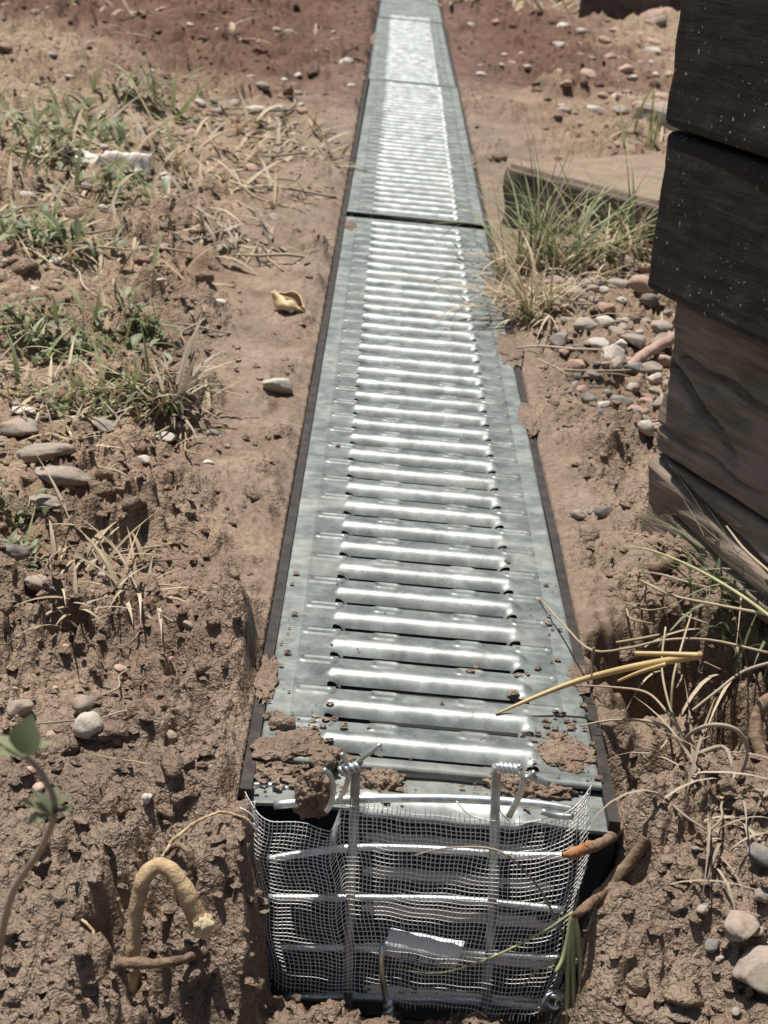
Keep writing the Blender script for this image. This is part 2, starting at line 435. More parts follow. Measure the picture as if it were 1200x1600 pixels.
# ------------------------------------------------------------------ mesh helpers
def mesh_from(name, V, F, m, smooth=True):
    me = bpy.data.meshes.new(name)
    me.from_pydata([tuple(v) for v in V], [], [tuple(f) for f in F])
    if smooth and len(me.polygons): me.polygons.foreach_set('use_smooth', [True]*len(me.polygons))
    if m: me.materials.append(m)
    me.update(); return me
def link(name, me, parent=None, loc=None):
    o = bpy.data.objects.new(name, me); C.objects.link(o)
    if parent: o.parent = parent
    if loc is not None: o.location = loc
    return o
def tag(o, label, cat, group=None, kind=None):
    if label: o['label'] = label
    if cat: o['category'] = cat
    if group: o['group'] = group
    if kind: o['kind'] = kind
    return o
def empty(name, loc, label, cat, group=None):
    o = bpy.data.objects.new(name, None); C.objects.link(o); o.location = loc; o.empty_display_size = .02
    return tag(o, label, cat, group)
def spline(P, n):
    P = np.array(P, float)
    if len(P) < 3:
        s = np.linspace(0, 1, n)[:, None]; return P[0]*(1-s)+P[-1]*s
    Q = np.vstack([2*P[0]-P[1], P, 2*P[-1]-P[-2]]); out = []
    k = len(P)-1
    for s in np.linspace(0, k-1e-9, n):
        i = int(s); u = s-i
        a, b, c, d = Q[i:i+4]
        out.append(.5*((2*b)+(-a+c)*u+(2*a-5*b+4*c-d)*u*u+(-a+3*b-3*c+d)*u**3))
    return np.array(out)
def tube(P, R, n=6, cap=True):
    P = np.array(P, float); k = len(P)
    R = np.full(k, R) if np.isscalar(R) else np.interp(np.linspace(0, 1, k), np.linspace(0, 1, len(R)), R)
    T = np.gradient(P, axis=0); T /= np.linalg.norm(T, axis=1)[:, None]+1e-12
    up = np.array([0, 0, 1.]) if abs(T[0][2]) < .9 else np.array([1., 0, 0])
    N = np.cross(T[0], up); N /= np.linalg.norm(N)
    V = []; 
    for i in range(k):
        N = N-T[i]*(N@T[i]); N /= np.linalg.norm(N)+1e-12
        B = np.cross(T[i], N)
        for j in range(n):
            a = 2*math.pi*j/n
            V.append(P[i]+R[i]*(math.cos(a)*N+math.sin(a)*B))
    F = [(i*n+j, i*n+(j+1) % n, (i+1)*n+(j+1) % n, (i+1)*n+j) for i in range(k-1) for j in range(n)]
    if cap: F += [tuple(range(n-1, -1, -1)), tuple((k-1)*n+j for j in range(n))]
    return V, F
def join(parts):
    V = []; F = []
    for v, f in parts:
        o = len(V); V += [tuple(q) for q in v]; F += [tuple(i+o for i in q) for q in f]
    return V, F
def wob(P, amp, seed):
    r = np.random.default_rng(seed); P = np.array(P, float)
    return P+r.normal(0, amp, P.shape)*np.linspace(.3, 1, len(P))[:, None]

def tone_mesh(name, parts, m):
    """parts: list of (V, F, tone)"""
    V = []; F = []; tn = []
    for v, f, q in parts:
        o = len(V); V += [tuple(p) for p in v]; F += [tuple(i+o for i in g) for g in f]; tn += [q]*len(v)
    me = mesh_from(name, V, F, m)
    a = me.attributes.new('tone', 'FLOAT', 'POINT'); a.data.foreach_set('value', np.array(tn, np.float32))
    return me

# ------------------------------------------------------------------ ground
def ground():
    ys = [.33]
    while ys[-1] < 5.6: ys.append(ys[-1]*1.0031)
    yl = [-1.5, -.6, -.1, .1, .2, .27, .305]
    yf = [5.7, 5.9, 6.3, 7, 8, 10, 13, 18, 26, 40, 70, 120]
    ya = np.array(yl+ys+yf)
    s = np.linspace(-1, 1, 680)
    out = np.array([1.06, 1.15, 1.3, 1.6, 2.2, 3.5, 6, 12, 30, 90, 300])
    s = np.concatenate([-out[::-1], s, out])
    hw = .085+.265*np.clip(ya, .33, 6)
    cx = .0+.012*np.clip(ya, .3, 6)
    X = cx[:, None]+s[None, :]*hw[:, None]; Y = np.repeat(ya[:, None], len(s), 1)
    Z = height(X.ravel(), Y.ravel())
    R, K = X.shape
    V = np.stack([X.ravel(), Y.ravel(), Z], -1)
    i = np.arange(R*K).reshape(R, K)
    Q = np.stack([i[:-1, :-1], i[:-1, 1:], i[1:, 1:], i[1:, :-1]], -1).reshape(-1, 4)
    me = bpy.data.meshes.new('ground')
    me.vertices.add(len(V)); me.vertices.foreach_set('co', V.ravel().astype(np.float32))
    me.loops.add(Q.size); me.loops.foreach_set('vertex_index', Q.ravel().astype(np.int32))
    me.polygons.add(len(Q)); me.polygons.foreach_set('loop_start', np.arange(0, Q.size, 4, dtype=np.int32))
    me.polygons.foreach_set('use_smooth', np.ones(len(Q), bool))
    me.update(calc_edges=True)
    col = np.ones((len(V), 4), np.float32); col[:, :3] = soil(V[:, 0], V[:, 1]); col[:, 3] = lumpiness(V[:, 0], V[:, 1])
    a = me.attributes.new('soil', 'FLOAT_COLOR', 'POINT'); a.data.foreach_set('color', col.ravel())
    me.materials.append(M['soil'])
    o = link('ground', me); o['kind'] = 'structure'
    o['label'] = 'wet brown mud and crumbled soil on both sides of the drain'
ground()

# base shapes for crumbs and stones
def ico(sub):
    bm = bmesh.new(); bmesh.ops.create_icosphere(bm, subdivisions=sub, radius=1)
    V = np.array([v.co[:] for v in bm.verts]); F = np.array([[v.index for v in f.verts] for f in bm.faces]); bm.free()
    return V, F
def lumpy(sub, seed, amp=.25, freq=1.6, flat=0):
    V, F = ico(sub); r = random.Random(seed)
    off = Vector((r.uniform(-50, 50), r.uniform(-50, 50), r.uniform(-50, 50)))
    P = np.array([(1+amp*mnoise.fractal(Vector(v)*freq+off, 1.0, 2.0, 3)) for v in V])
    V = V*P[:, None]
    for _ in range(flat):
        n = Vector((r.gauss(0, 1), r.gauss(0, 1), r.gauss(0, 1))).normalized(); d = r.uniform(.55, .85)
        k = V@np.array(n); V = V-np.where(k > d, (k-d)*.92, 0)[:, None]*np.array(n)
    if flat > 2 and sub >= 3:
        V = V*np.array([1+.07*mnoise.fractal(Vector(v)*5+off, 1.0, 2.0, 3)+.05*abs(mnoise.noise(Vector(v)*3.2-off)) for v in V])[:, None]
    return V, F

def tetra(seed):
    '''a small angular crumb: octahedron with jittered corners'''
    r = random.Random(seed)
    V = np.array([(1, 0, 0), (-1, 0, 0), (0, 1, 0), (0, -1, 0), (0, 0, 1), (0, 0, -1), (.75, .7, .35), (-.7, .7, .3), (-.7, -.75, .35), (.7, -.7, .3)], float)
    V = V*np.array([[r.uniform(.7, 1.2)] for _ in V])
    bm = bmesh.new(); vs = [bm.verts.new(v) for v in V]; h = bmesh.ops.convex_hull(bm, input=vs)
    bm.verts.ensure_lookup_table(); bm.verts.index_update()
    used = [v for v in bm.verts if v.link_faces]; ix = {v.index: i for i, v in enumerate(used)}
    P = np.array([v.co[:] for v in used]); F = np.array([[ix[v.index] for v in f.verts] for f in bm.faces if len(f.verts) == 3]); bm.free()
    return P, F
def crumbs():
    for name, sub, N, lo, hi, lab in (('mud_crumbs', 0, 17000, .0008, .0030, 'small loose mud crumbs strewn over the soil'),
                                      ('mud_clods', 2, 620, .0030, .0075, 'larger rounded mud clods strewn over the soil')):
        bases = [lumpy(sub, 900+k, .75, 2.3, 3) if sub else tetra(900+k) for k in range(6)]
        y = .36*np.exp(rng.uniform(0, math.log(4.2/.36), N*3))
        x = .01+(rng.uniform(-1, 1, N*3))*(.07+.25*y)
        keep = (np.abs(x) > .079) | (y < .535)
        keep &= rng.uniform(0, 1, len(x)) < lumpiness(x, y)**2+.05
        x, y = x[keep][:N], y[keep][:N]
        z = height(x, y); s = (lo+(hi-lo)*rng.uniform(0, 1, len(x))**2.2)*(.6+.55*np.sqrt(y))
        Vs = []; Fs = []; o = 0
        for k in range(len(x)):
            b, f = bases[k % 6]
            a = rng.uniform(0, 6.28); c_, s_ = math.cos(a), math.sin(a)
            sc = s[k]*np.array([rng.uniform(.8, 1.4), rng.uniform(.7, 1.2), rng.uniform(.55, .95)])
            v = b*sc; v = np.stack([v[:, 0]*c_-v[:, 1]*s_, v[:, 0]*s_+v[:, 1]*c_, v[:, 2]], -1)
            Vs.append(v+np.array([x[k], y[k], z[k]+s[k]*.08])); Fs.append(f+o); o += len(b)
        V = np.vstack(Vs); F = np.vstack(Fs)
        me = mesh_from(name, V, F.tolist(), M['soil'], sub > 0)
        col = np.ones((len(V), 4), np.float32); col[:, :3] = soil(V[:, 0], V[:, 1])
        at = me.attributes.new('soil', 'FLOAT_COLOR', 'POINT'); at.data.foreach_set('color', col.ravel())
        ob = link(name, me); tag(ob, lab, 'soil', None, 'stuff')
crumbs()

# ------------------------------------------------------------------ the drain: channels
def box_vf(x0, x1, y0, y1, z0, z1):
    V = [(x0, y0, z0), (x1, y0, z0), (x1, y1, z0), (x0, y1, z0), (x0, y0, z1), (x1, y0, z1), (x1, y1, z1), (x0, y1, z1)]
    F = [(0, 3, 2, 1), (4, 5, 6, 7), (0, 1, 5, 4), (1, 2, 6, 5), (2, 3, 7, 6), (3, 0, 4, 7)]
    return V, F
def wavy_bar(x0, x1, y0, y1, z0, z1, seed, amp=.0005):
    k = 40; V = []; F = []
    for i in range(k+1):
        y = y0+(y1-y0)*i/k
        w = amp*mnoise.noise(Vector((seed, y*9, 0))); w2 = amp*mnoise.noise(Vector((seed+9, y*14, 0)))
        V += [(x0+w, y, z0), (x1+w, y, z0), (x1+w, y, z1+w2), (x0+w, y, z1+w2)]
    for i in range(k):
        a = i*4
        F += [(a+j, a+(j+1) % 4, a+4+(j+1) % 4, a+4+j) for j in range(4)]
    F += [(3, 2, 1, 0), (k*4, k*4+1, k*4+2, k*4+3)]
    return V, F
CH = [(.553, 1.604), (1.606, 2.618), (2.620, 3.630), (3.632, 4.64)]
CL = ['dark plastic drain channel, open end closed by the wire screen', 'dark plastic drain channel just beyond the dark gap between gratings',
      'dark plastic drain channel under the last full run of slats', 'dark plastic drain channel at the far end of the run']
for i, (a, b) in enumerate(CH):
    e = empty('drain_channel', (0, a, -.09), CL[i], 'drain channel', 'channel sections laid end to end')
    def cp(nm, vf, m):
        o = link(nm, mesh_from(nm, *vf, m, False), e); o.matrix_parent_inverse = Matrix.Translation((0, -a, .09)); return o
    for s in (-1, 1):
        xs = sorted((s*.0640, s*.0672)); cp('side_wall', box_vf(xs[0], xs[1], a, b, -.092, -.0052), M['inside'])
        xr = sorted((s*.0637, s*.0680)); cp('rim', wavy_bar(xr[0], xr[1], a, b, -.005, -.0012, i*3+s), M['plastic'])
    cp('channel_floor', box_vf(-.0640, .0640, a, b, -.095, -.092), M['inside'])

# ------------------------------------------------------------------ the drain: gratings
PITCH = .0280
def capsule(x, t, cx, ct, hl, r):
    dx = np.maximum(np.abs(x-cx)-hl, 0); return np.sqrt(dx*dx+(t-ct)**2)-r
def emboss(x, t, cx, ct, hl, r):
    d = capsule(x, t, cx, ct, hl, r)
    return .00080*np.exp(-(d/.0008)**2)+.00010*sst(.0, -.0012, d)
def slat_mesh():
    xc = np.concatenate([np.linspace(-.054, -.030, 62), np.linspace(-.0295, .0295, 64), np.linspace(.030, .054, 62)])
    tc = np.concatenate([np.linspace(-.004, .012, 38), np.linspace(.0126, .0224, 22), np.linspace(.0232, .0240, 2)])
    X, T = np.meshgrid(xc, tc); ax = np.abs(X)
    inb = 1-sst(.0385, .0435, ax)
    fl = 1-sst(.0345, .0405, ax)
    near = .0021-.0082*(np.clip(.0098-T, 0, 1)/.0098)**2
    prof = np.where(T < .0098, near, .0021*(1-sst(.0098, .0150, T)))
    flat = .0021*sst(.003, .0098, T)*(1-sst(.0098, .0150, T))
    Z = prof*fl+flat*(inb-fl).clip(0, 1)
    for cx, hl in ((-.0175, .0035), (.0175, .0035), (-.0455, .0052), (.0455, .0052)):
        Z = Z+emboss(X, T, cx, .0196, hl, .0024)
    # slot: nothing below the rolled lip, open crescents at both ends
    R, K = X.shape; idx = np.arange(R*K).reshape(R, K)
    cX = .25*(X[:-1, :-1]+X[1:, :-1]+X[:-1, 1:]+X[1:, 1:]); cT = .25*(T[:-1, :-1]+T[1:, :-1]+T[:-1, 1:]+T[1:, 1:])
    a = np.abs(cX)
    hole = ((a < .0352) & (cT < .0027)) | ((a < .0372) & (cT > .0224)) | ((((a-.0374)/.0034)**2+((cT+.0026)/.0046)**2 < 1) & (a > .0335)) | ((a < .0372) & (cT < -.0006))
    Q = np.stack([idx[:-1, :-1], idx[:-1, 1:], idx[1:, 1:], idx[1:, :-1]], -1)[~hole]
    V = np.stack([X.ravel(), T.ravel(), Z.ravel()], -1).tolist(); F = Q.tolist()
    # the cut far edge of the sheet, folded down
    o = len(V); xs = np.linspace(-.0372, .0372, 20)
    for x in xs: V += [(x, .02242, .0), (x, .0222, -.0018)]
    F += [(o+2*i, o+2*i+1, o+2*i+3, o+2*i+2) for i in range(19)]
    me = mesh_from('slat', V, F, M['grate'])
    gleam = np.zeros(len(V), np.float32); gleam[:X.size] = ((.10*np.exp(-((T-.0050)/.0040)**2)+.60*np.exp(-((T-.0074)/.0012)**2)).clip(0, 1)*(1-sst(.037, .0425, ax))).ravel()  # worn bead, with its sun highlight painted in as a brighter metal band
    at = me.attributes.new('worn_glint', 'FLOAT', 'POINT'); at.data.foreach_set('value', gleam)
    return me
SLAT = slat_mesh()
def rail_mesh(side, n, seed):
    Lx = n*PITCH
    xc = np.array([.0540, .0565, .059, .0612, .0625, .0632, .0634]); k = 330
    yc = np.linspace(-.004, Lx-.004, k)
    X, Y = np.meshgrid(xc, yc)
    Z = .0004*np.array([vn(np.array([y*7]), np.array([seed+.5]), 4)[0] for y in yc])[:, None]*((X-.054)/.01)
    Z = Z+np.where(X > .0630, -.0006, 0); Z = np.where(X > .0633, -.0030, Z)
    R, K = X.shape; i = np.arange(R*K).reshape(R, K)
    q = np.stack([i[:-1, :-1], i[:-1, 1:], i[1:, 1:], i[1:, :-1]], -1).reshape(-1, 4)
    if side < 0: q = q[:, ::-1]
    V = np.stack([side*X.ravel(), Y.ravel(), Z.ravel()], -1).tolist(); F = q.tolist()
    for r0, zz in ((0, -.004), (R-1, 0)):      # cut ends folded down
        o = len(V)
        for c in range(K): V.append((side*xc[c], yc[r0], float(Z[r0, c])-.0022))
        F += [(int(i[r0, c]), int(i[r0, c+1]), o+c+1, o+c) for c in range(K-1)]
    return mesh_from('side_rail', V, F, M['rail'])
def end_strip(t0, t1):
    V = []; xs = np.linspace(-.0634, .0634, 30)
    for x in xs:
        for t in (t0, .5*(t0+t1), t1): V.append((x, t, .0))
        V.append((x, t0, -.0018)); V.append((x, t1, -.0018))
    F = []
    for i in range(29):
        a = i*5; b = a+5
        F += [(a, b, b+1, a+1), (a+1, b+1, b+2, a+2), (a+3, b+3, b, a), (a+2, b+2, b+4, a+4)]
    return mesh_from('end_strip', V, F, M['rail'])
GR = [(.5862, 36, 0.0), (1.6270, 35, .0010), (2.6300, 35, .0012), (3.6360, 35, .0022)]
GL = ['slotted galvanised steel drain grating with the wire screen at its end', 'slotted galvanised steel grating beyond the dark open gap',
      'slotted galvanised steel grating beyond the second seam', 'plain galvanised cover with only two slats at the far end of the drain']
for i, (y0, n, z0) in enumerate(GR):
    e = empty('drain_grating', (0, y0, z0), GL[i], 'drain grating', 'gratings laid end to end along the drain')
    e.rotation_euler = (0, 0, (.0, -.0022, .0012, .001)[i])
    for k in range(n if i < 3 else 2):
        s = link('slat', SLAT, e, (0, k*PITCH, 0))
        s.rotation_euler = (random.uniform(-.008, .008), 0, 0)
    if i == 3:
        xs = np.linspace(-.0540, .0540, 14); yy = np.linspace(2*PITCH-.004, n*PITCH-.004, 60); XX, YY = np.meshgrid(xs, yy)
        ZZ = .0012*vn(XX*22, YY*9, 8); ii = np.arange(XX.size).reshape(XX.shape)
        link('plain_sheet', mesh_from('plain_sheet', np.stack([XX.ravel(), YY.ravel(), ZZ.ravel()], -1), np.stack([ii[:-1, :-1], ii[:-1, 1:], ii[1:, 1:], ii[1:, :-1]], -1).reshape(-1, 4).tolist(), M['rail']), e)
    for sd in (-1, 1): link('side_rail', rail_mesh(sd, n, i+sd), e)
    link('end_strip', end_strip(-.0105, -.0041), e)
    link('end_strip', end_strip(n*PITCH-.00395, n*PITCH+.001), e)

# ------------------------------------------------------------------ cut piece of grating at the open end
def offcut():
    xc = np.linspace(-.0650, .0640, 130); tc = np.linspace(0, .026, 34)
    X, T = np.meshgrid(xc, tc)
    inb = 1-sst(.026, .032, np.abs(X-.004))
    Z = .0016*np.exp(-((T-.0095)/.0036)**2)*inb+np.where(T < .0068, -.0026*((.0068-T)/.0068)**2, 0)*inb
    Z = Z+emboss(X, T, .0225, .0170, .0035, .0027)
    Z = Z+.0007*vn(X*40, T*40, 3)-.0015*sst(.045, .065, np.abs(X))*sst(.012, .0, T)
    T = T+.0016*vn(X*60, X*0+.3, 6)*sst(.012, 0, T)*(1-inb)
    R, K = X.shape; i = np.arange(R*K).reshape(R, K)
    q = np.stack([i[:-1, :-1], i[:-1, 1:], i[1:, 1:], i[1:, :-1]], -1).reshape(-1, 4).tolist()
    V = np.stack([X.ravel(), T.ravel(), Z.ravel()], -1).tolist()
    o = len(V)
    for c in range(K): V.append((X[0, c], T[0, c]+.0004, Z[0, c]-.0014))
    q += [(int(i[0, c+1]), int(i[0, c]), o+c, o+c+1) for c in range(K-1)]
    e = empty('grating_offcut', (0, .5512, -.0040), 'short cut strip of galvanised grating behind the wire ties, caked with mud', 'grating')
    me = mesh_from('plate', V, q, M['offcut'])
    gleam = np.zeros(len(V), np.float32); gleam[:X.size] = (np.exp(-((T-.0075)/.002)**2)*inb).ravel()  # offcut's bead: wear and sun highlight coloured in together
    at = me.attributes.new('worn_glint', 'FLOAT', 'POINT'); at.data.foreach_set('value', gleam)
    link('plate', me, e)
    # bent folded end of the sheet at the left corner
    p = [px(385, 1228, -.004)-np.array(e.location), px(420, 1227, -.004)-np.array(e.location), px(455, 1234, -.004)-np.array(e.location)]
    link('folded_edge', mesh_from('folded_edge', *join([tube(spline(p, 8), .0013, 6), tube(spline([q_+np.array((0, -.002, -.0022)) for q_ in p], 8), .0011, 6)]), M['wire']), e)
offcut()

# ------------------------------------------------------------------ wire grille over the open end
YF = .5435
def fp(x, y, D=YF): return px(x, y, D=D)
ge = empty('wire_grille', (0, YF, -.095), 'heavy galvanised wire grille across the open end of the drain', 'grille')
def gpart(nm, pts, r, m, n=8, parent=ge, k=30):
    V, F = tube(spline(pts, k), r, n)
    o = link(nm, mesh_from(nm, V, F, m), parent); o.matrix_parent_inverse = Matrix.Translation(-Vector(parent.location)); return o
gpart('horizontal_wire', [fp(428, 1258), fp(520, 1250), fp(640, 1247), fp(740, 1249), fp(835, 1256), fp(900, 1266)], .0016, M['wire'])
gpart('horizontal_wire', [fp(418, 1343), fp(470, 1334), fp(560, 1324), fp(700, 1328), fp(800, 1336), fp(890, 1337)], .0014, M['wire'])
gpart('horizontal_wire', [fp(415, 1403), fp(560, 1403), fp(700, 1405), fp(800, 1413), fp(880, 1422)], .0014, M['wire'])
gpart('horizontal_wire', [fp(424, 1480), fp(560, 1482), fp(700, 1487), fp(800, 1493), fp(878, 1497)], .0014, M['wire'])
gpart('horizontal_wire', [fp(440, 1558), fp(560, 1559), fp(700, 1562), fp(800, 1569), fp(872, 1575)], .0017, M['wire'])
gpart('vertical_wire', [fp(556, 1200, YF-.004), fp(552, 1300, YF-.0032), fp(547, 1430, YF-.0032), fp(543, 1575, YF-.0032)], .0017, M['wire_dull'])
gpart('vertical_wire', [fp(776, 1196, YF-.004), fp(772, 1300, YF-.0032), fp(768, 1430, YF-.0032), fp(760, 1585, YF-.0032)], .0017, M['wire_dull'])

# ------------------------------------------------------------------ fine wire screen draped over the grille
def screen():
    def srf(u, v):
        # u, v in 0..1 ; v = 0 at the top edge
        ty = np.interp(u, [0, .05, .2, .27, .30, .5, .66, .75, .85, 1], [1270, 1282, 1284, 1298, 1258, 1268, 1280, 1284, 1276, 1250])
        by = np.interp(u, [0, .25, .5, .8, 1], [1540, 1552, 1570, 1588, 1592])
        yy = ty+(by-ty)*v
        xl = np.interp(v, [0, .25, .6, 1], [376, 369, 384, 398]); xr = np.interp(v, [0, .3, .7, 1], [926, 924, 905, 884])
        bul = .0062+.0035*math.sin(math.pi*v)*math.sin(math.pi*u)+.0005*math.sin(u*17+v*4)*math.sin(v*9+1)
        x, y, z = px(xl+(xr-xl)*u, yy, D=YF-bul)
        w = max(0, .10-u)/.10; y += .016*w*w
        w = max(0, u-.90)/.10; y += .013*w*w
        z += .0004*math.sin(u*21+1.3*math.sin(v*7))+.0003*math.sin(u*47+v*13)
        x += .0006*math.sin(v*15+u*9)+.0035*(v-.5)*math.sin(u*5.5)
        return np.array([x, y, z])
    r = random.Random(3); parts = []
    NU, NV = 78, 45
    for i in range(NU):
        u = (i+.5)/NU+r.uniform(-.002, .002); v0 = -.035*r.random() if .32 < u < .78 else r.uniform(0, .02)
        v1 = 1.0+r.uniform(-.01, .03)
        if .24 < u < .31: v0 = r.uniform(.03, .10)
        P = [srf(u, v) for v in np.linspace(v0, v1, 56)]
        P = [p+np.array([0, .00016*(-1)**k, 0]) for k, p in enumerate(P)]
        parts.append(tube(P, .00014, 4, False))
    for j in range(NV):
        v = (j+.3)/NV+r.uniform(-.0025, .0025)
        u0, u1 = r.uniform(-.005, .008), 1+r.uniform(-.02, .008)
        P = [srf(u, v) for u in np.linspace(u0, u1, 110)]
        parts.append(tube(P, .00014, 4, False))
    # broken ends sticking out
    for (a, b, c) in [((375, 1262), (392, 1272), (404, 1290)), ((372, 1275), (390, 1284), (400, 1298)), ((713, 1252), (732, 1272), (760, 1282)),
                      ((780, 1240), (782, 1268), (795, 1282)), ((398, 1252), (399, 1280), (402, 1310)), ((905, 1262), (913, 1250), (919, 1240))]:
        parts.append(tube(spline([px(*q, D=YF-.006) for q in (a, b, c)], 10), .00026, 4))
    V, F = join(parts)
    o = link('wire_screen', mesh_from('wire_screen', V, F, M['screen']))
    tag(o, 'fine woven wire screen with frayed edges draped over the grille', 'wire screen')
screen()

# ------------------------------------------------------------------ ties and hooks of wire
def tie(label, strands, m=None, name='wire_tie', group='twisted wire ties on the grille'):
    parts = [tube(spline(p, k), r, 7) for p, r, k in strands]
    o = link(name, mesh_from(name, *join(parts), m or M['wire'])); tag(o, label, 'wire tie', group); return o
def coil(a, b, r, turns, n=60, ph=0):
    a, b = np.array(a), np.array(b); t = (b-a)/np.linalg.norm(b-a)
    n1 = np.cross(t, [0, 1, .3]); n1 /= np.linalg.norm(n1); n2 = np.cross(t, n1)
    return [a+(b-a)*s+r*(math.cos(6.283*turns*s+ph)*n1+math.sin(6.283*turns*s+ph)*n2) for s in np.linspace(0, 1, n)]
f1 = lambda x, y, d=YF-.006: px(x, y, D=d)
a, b = f1(532, 1204), f1(566, 1196)
tie('twisted wire tie with a long cut end beside the left mud clump', [
    ([f1(548, 1198), f1(570, 1182), f1(595, 1163)], .0009, 14), ([f1(533, 1177), f1(541, 1190), f1(550, 1202)], .0009, 12),
    (coil(a, b, .0013, 2), .0009, 60), (coil(a, b, .0013, 2, ph=3.14), .0009, 60),
    ([f1(545, 1204), f1(542, 1225), f1(535, 1242), f1(528, 1250)], .0009, 14)])
tie('rusty bent wire loop hanging round the left mud clump', [
    ([f1(505, 1202), f1(516, 1212), f1(521, 1235), f1(516, 1258), f1(509, 1268)], .0010, 22)])
a, b = f1(776, 1199), f1(812, 1203)
tie('twisted wire tie with a short cut end beside the right mud clump', [
    (coil(a, b, .0013, 2.5), .0009, 60), (coil(a, b, .0013, 2.5, ph=3.14), .0009, 60),
    ([f1(806, 1198), f1(816, 1212), f1(824, 1214), f1(836, 1206)], .0010, 16), ([f1(828, 1213), f1(858, 1226)], .0011, 8),
    ([f1(818, 1216), f1(815, 1235), f1(806, 1255), f1(795, 1276)], .0012, 18)])
tie('bright wire end poking through the screen near its right corner', [([f1(846, 1268), f1(868, 1274), f1(896, 1276)], .0012, 10)])
c = f1(866, 1566, YF-.007)
kn = [c+np.array([.0046*math.cos(q), .002*math.sin(q*1.5), .0040*math.sin(q)])*(.75+.25*math.sin(q*.4)) for q in np.linspace(0, 12.0, 70)]
tie('knot of wire wound round the right end of the bottom bar', [(kn, .0009, 90)])
h0 = [f1(603, 1478, YF-.005), f1(597, 1482, YF-.010), f1(596, 1510, YF-.011), f1(600, 1545, YF-.010), f1(607, 1575, YF-.010), f1(608, 1625, YF-.012)]
a, b = f1(606, 1563, YF-.010), f1(607, 1628, YF-.012)
tie('wire hook twisted below the bottom bar of the grille', [(h0[:5], .0011, 30), (coil(a, b, .0012, 3), .0011, 60), (coil(a, b, .0012, 3, ph=3.14), .0011, 60)])

# ------------------------------------------------------------------ paper label inside the channel
def sticker():
    D = .5388
    m, t, b = mat('label_print')
    v = pos(t, (1, 1, 1), True)
    sep = nd(t, 'ShaderNodeSeparateXYZ'); t.links.new(v, sep.inputs[0])
    w = nd(t, 'ShaderNodeTexNoise', Scale=1.0, Detail=2.0); mp = pos(t, (1100, 0, 30), True); t.links.new(mp, w.inputs['Vector'])
    bars = ramp(t, w.outputs['Fac'], [(.50, (1.,)), (.55, (0.,))])
    band = ramp(t, sep.outputs[2], [(0, (0.,)), (1, (0.,))])
    lo = math_(t, 'MULTIPLY', math_(t, 'GREATER_THAN', sep.outputs[2], -.0098), math_(t, 'LESS_THAN', sep.outputs[2], -.0056))
    xx = math_(t, 'MULTIPLY', math_(t, 'GREATER_THAN', sep.outputs[0], .0045), math_(t, 'LESS_THAN', sep.outputs[0], .0245))
    ink = math_(t, 'MULTIPLY', math_(t, 'MULTIPLY', bars, lo), xx)
    t.links.new(mix(t, ink, (.80, .83, .82), (.05, .05, .055)), b.inputs['Base Color'])
    b.inputs['Roughness'].default_value = .6
    o0 = px(610, 1460, D=D)
    cs = [[(613, 1461), (730, 1482)], [(603, 1478), (724, 1494)], [(606, 1491), (720, 1514)]]
    dep = [.004, -.0005, .0015]
    # the label in its own plane: x along it, z down it, slightly creased
    Lw = np.linalg.norm(px(730, 1482, D=D)-px(613, 1461, D=D)); n = 24; V = []; F = []
    zs = [0, -.0045, -.0105]
    for r_ in range(3):
        for i in range(n): V.append((Lw*i/(n-1)+(-.0012 if r_ else 0), dep[r_]+.0002*math.sin(i*.9), zs[r_]))
    for r_ in range(2):
        for i in range(n-1): F.append((r_*n+i, (r_+1)*n+i, (r_+1)*n+i+1, r_*n+i+1))
    me = mesh_from('paper_label', V, F, m)
    o = link('paper_label', me, None, o0)
    e1 = px(730, 1482, D=D)-o0
    o.rotation_euler = (0, -math.atan2(e1[2], e1[0]), 0)
    so_ = o.modifiers.new('thick', 'SOLIDIFY'); so_.thickness = .0002
    tag(o, 'creased white paper label with a barcode strip behind the screen', 'label')
sticker()

# ------------------------------------------------------------------ mud clumps stuck on the metal
def blob(name, label, c, rad, seed, sub=5, amp=.3, freq=1.4, m='soil', cat='mud', group=None, rot=0):
    V, F = lumpy(sub, seed, amp, freq)
    V = V*np.array(rad); N = V/np.array(rad)**2; N /= np.linalg.norm(N, axis=1)[:, None]
    k_ = min(1, min(rad)/.004)
    V = V+N*np.array([k_*(.0022*abs(mnoise.noise(Vector(v)*230+Vector((seed, 3, 1))))+.0014*abs(mnoise.noise(Vector(v)*480+Vector((seed, 3, 1))))+.0007*mnoise.noise(Vector(v)*1100)) for v in V])[:, None]
    if rot: V = np.stack([V[:, 0]*math.cos(rot)-V[:, 1]*math.sin(rot), V[:, 0]*math.sin(rot)+V[:, 1]*math.cos(rot), V[:, 2]], -1)
    me = mesh_from(name, V, F.tolist(), M[m])
    col = np.ones((len(V), 4), np.float32); col[:, :3] = (0.05, 0.0, .75)
    at = me.attributes.new('soil', 'FLOAT_COLOR', 'POINT'); at.data.foreach_set('color', col.ravel())
    o = link(name, me, None, c); tag(o, label, cat, group); return o
G1 = 'mud clumps stuck on the end of the drain'
blob('mud_clump', 'wet mud clump hanging over the edge inside the bent wire loop', px(490, 1240, D=.545), (.0062, .0050, .0080), 5, 5, .35, 1.5, group=G1)
blob('mud_clump', 'broad mud smear covering the left corner of the grating', px(452, 1170, -.001), (.0150, .0085, .0030), 6,  5, .35, 1.5, group=G1, rot=.3)
blob('mud_clump', 'flat mud crust on the left end of the cut strip', px(425, 1203, -.004), (.011, .008, .0022), 16, 5, .4, 2.2, group=G1)
blob('mud_clump', 'crumbly mud lump right of the long-ended wire tie', px(592, 1225, -.003), (.0072, .0058, .0042), 7,  5, .35, 1.5, group=G1)
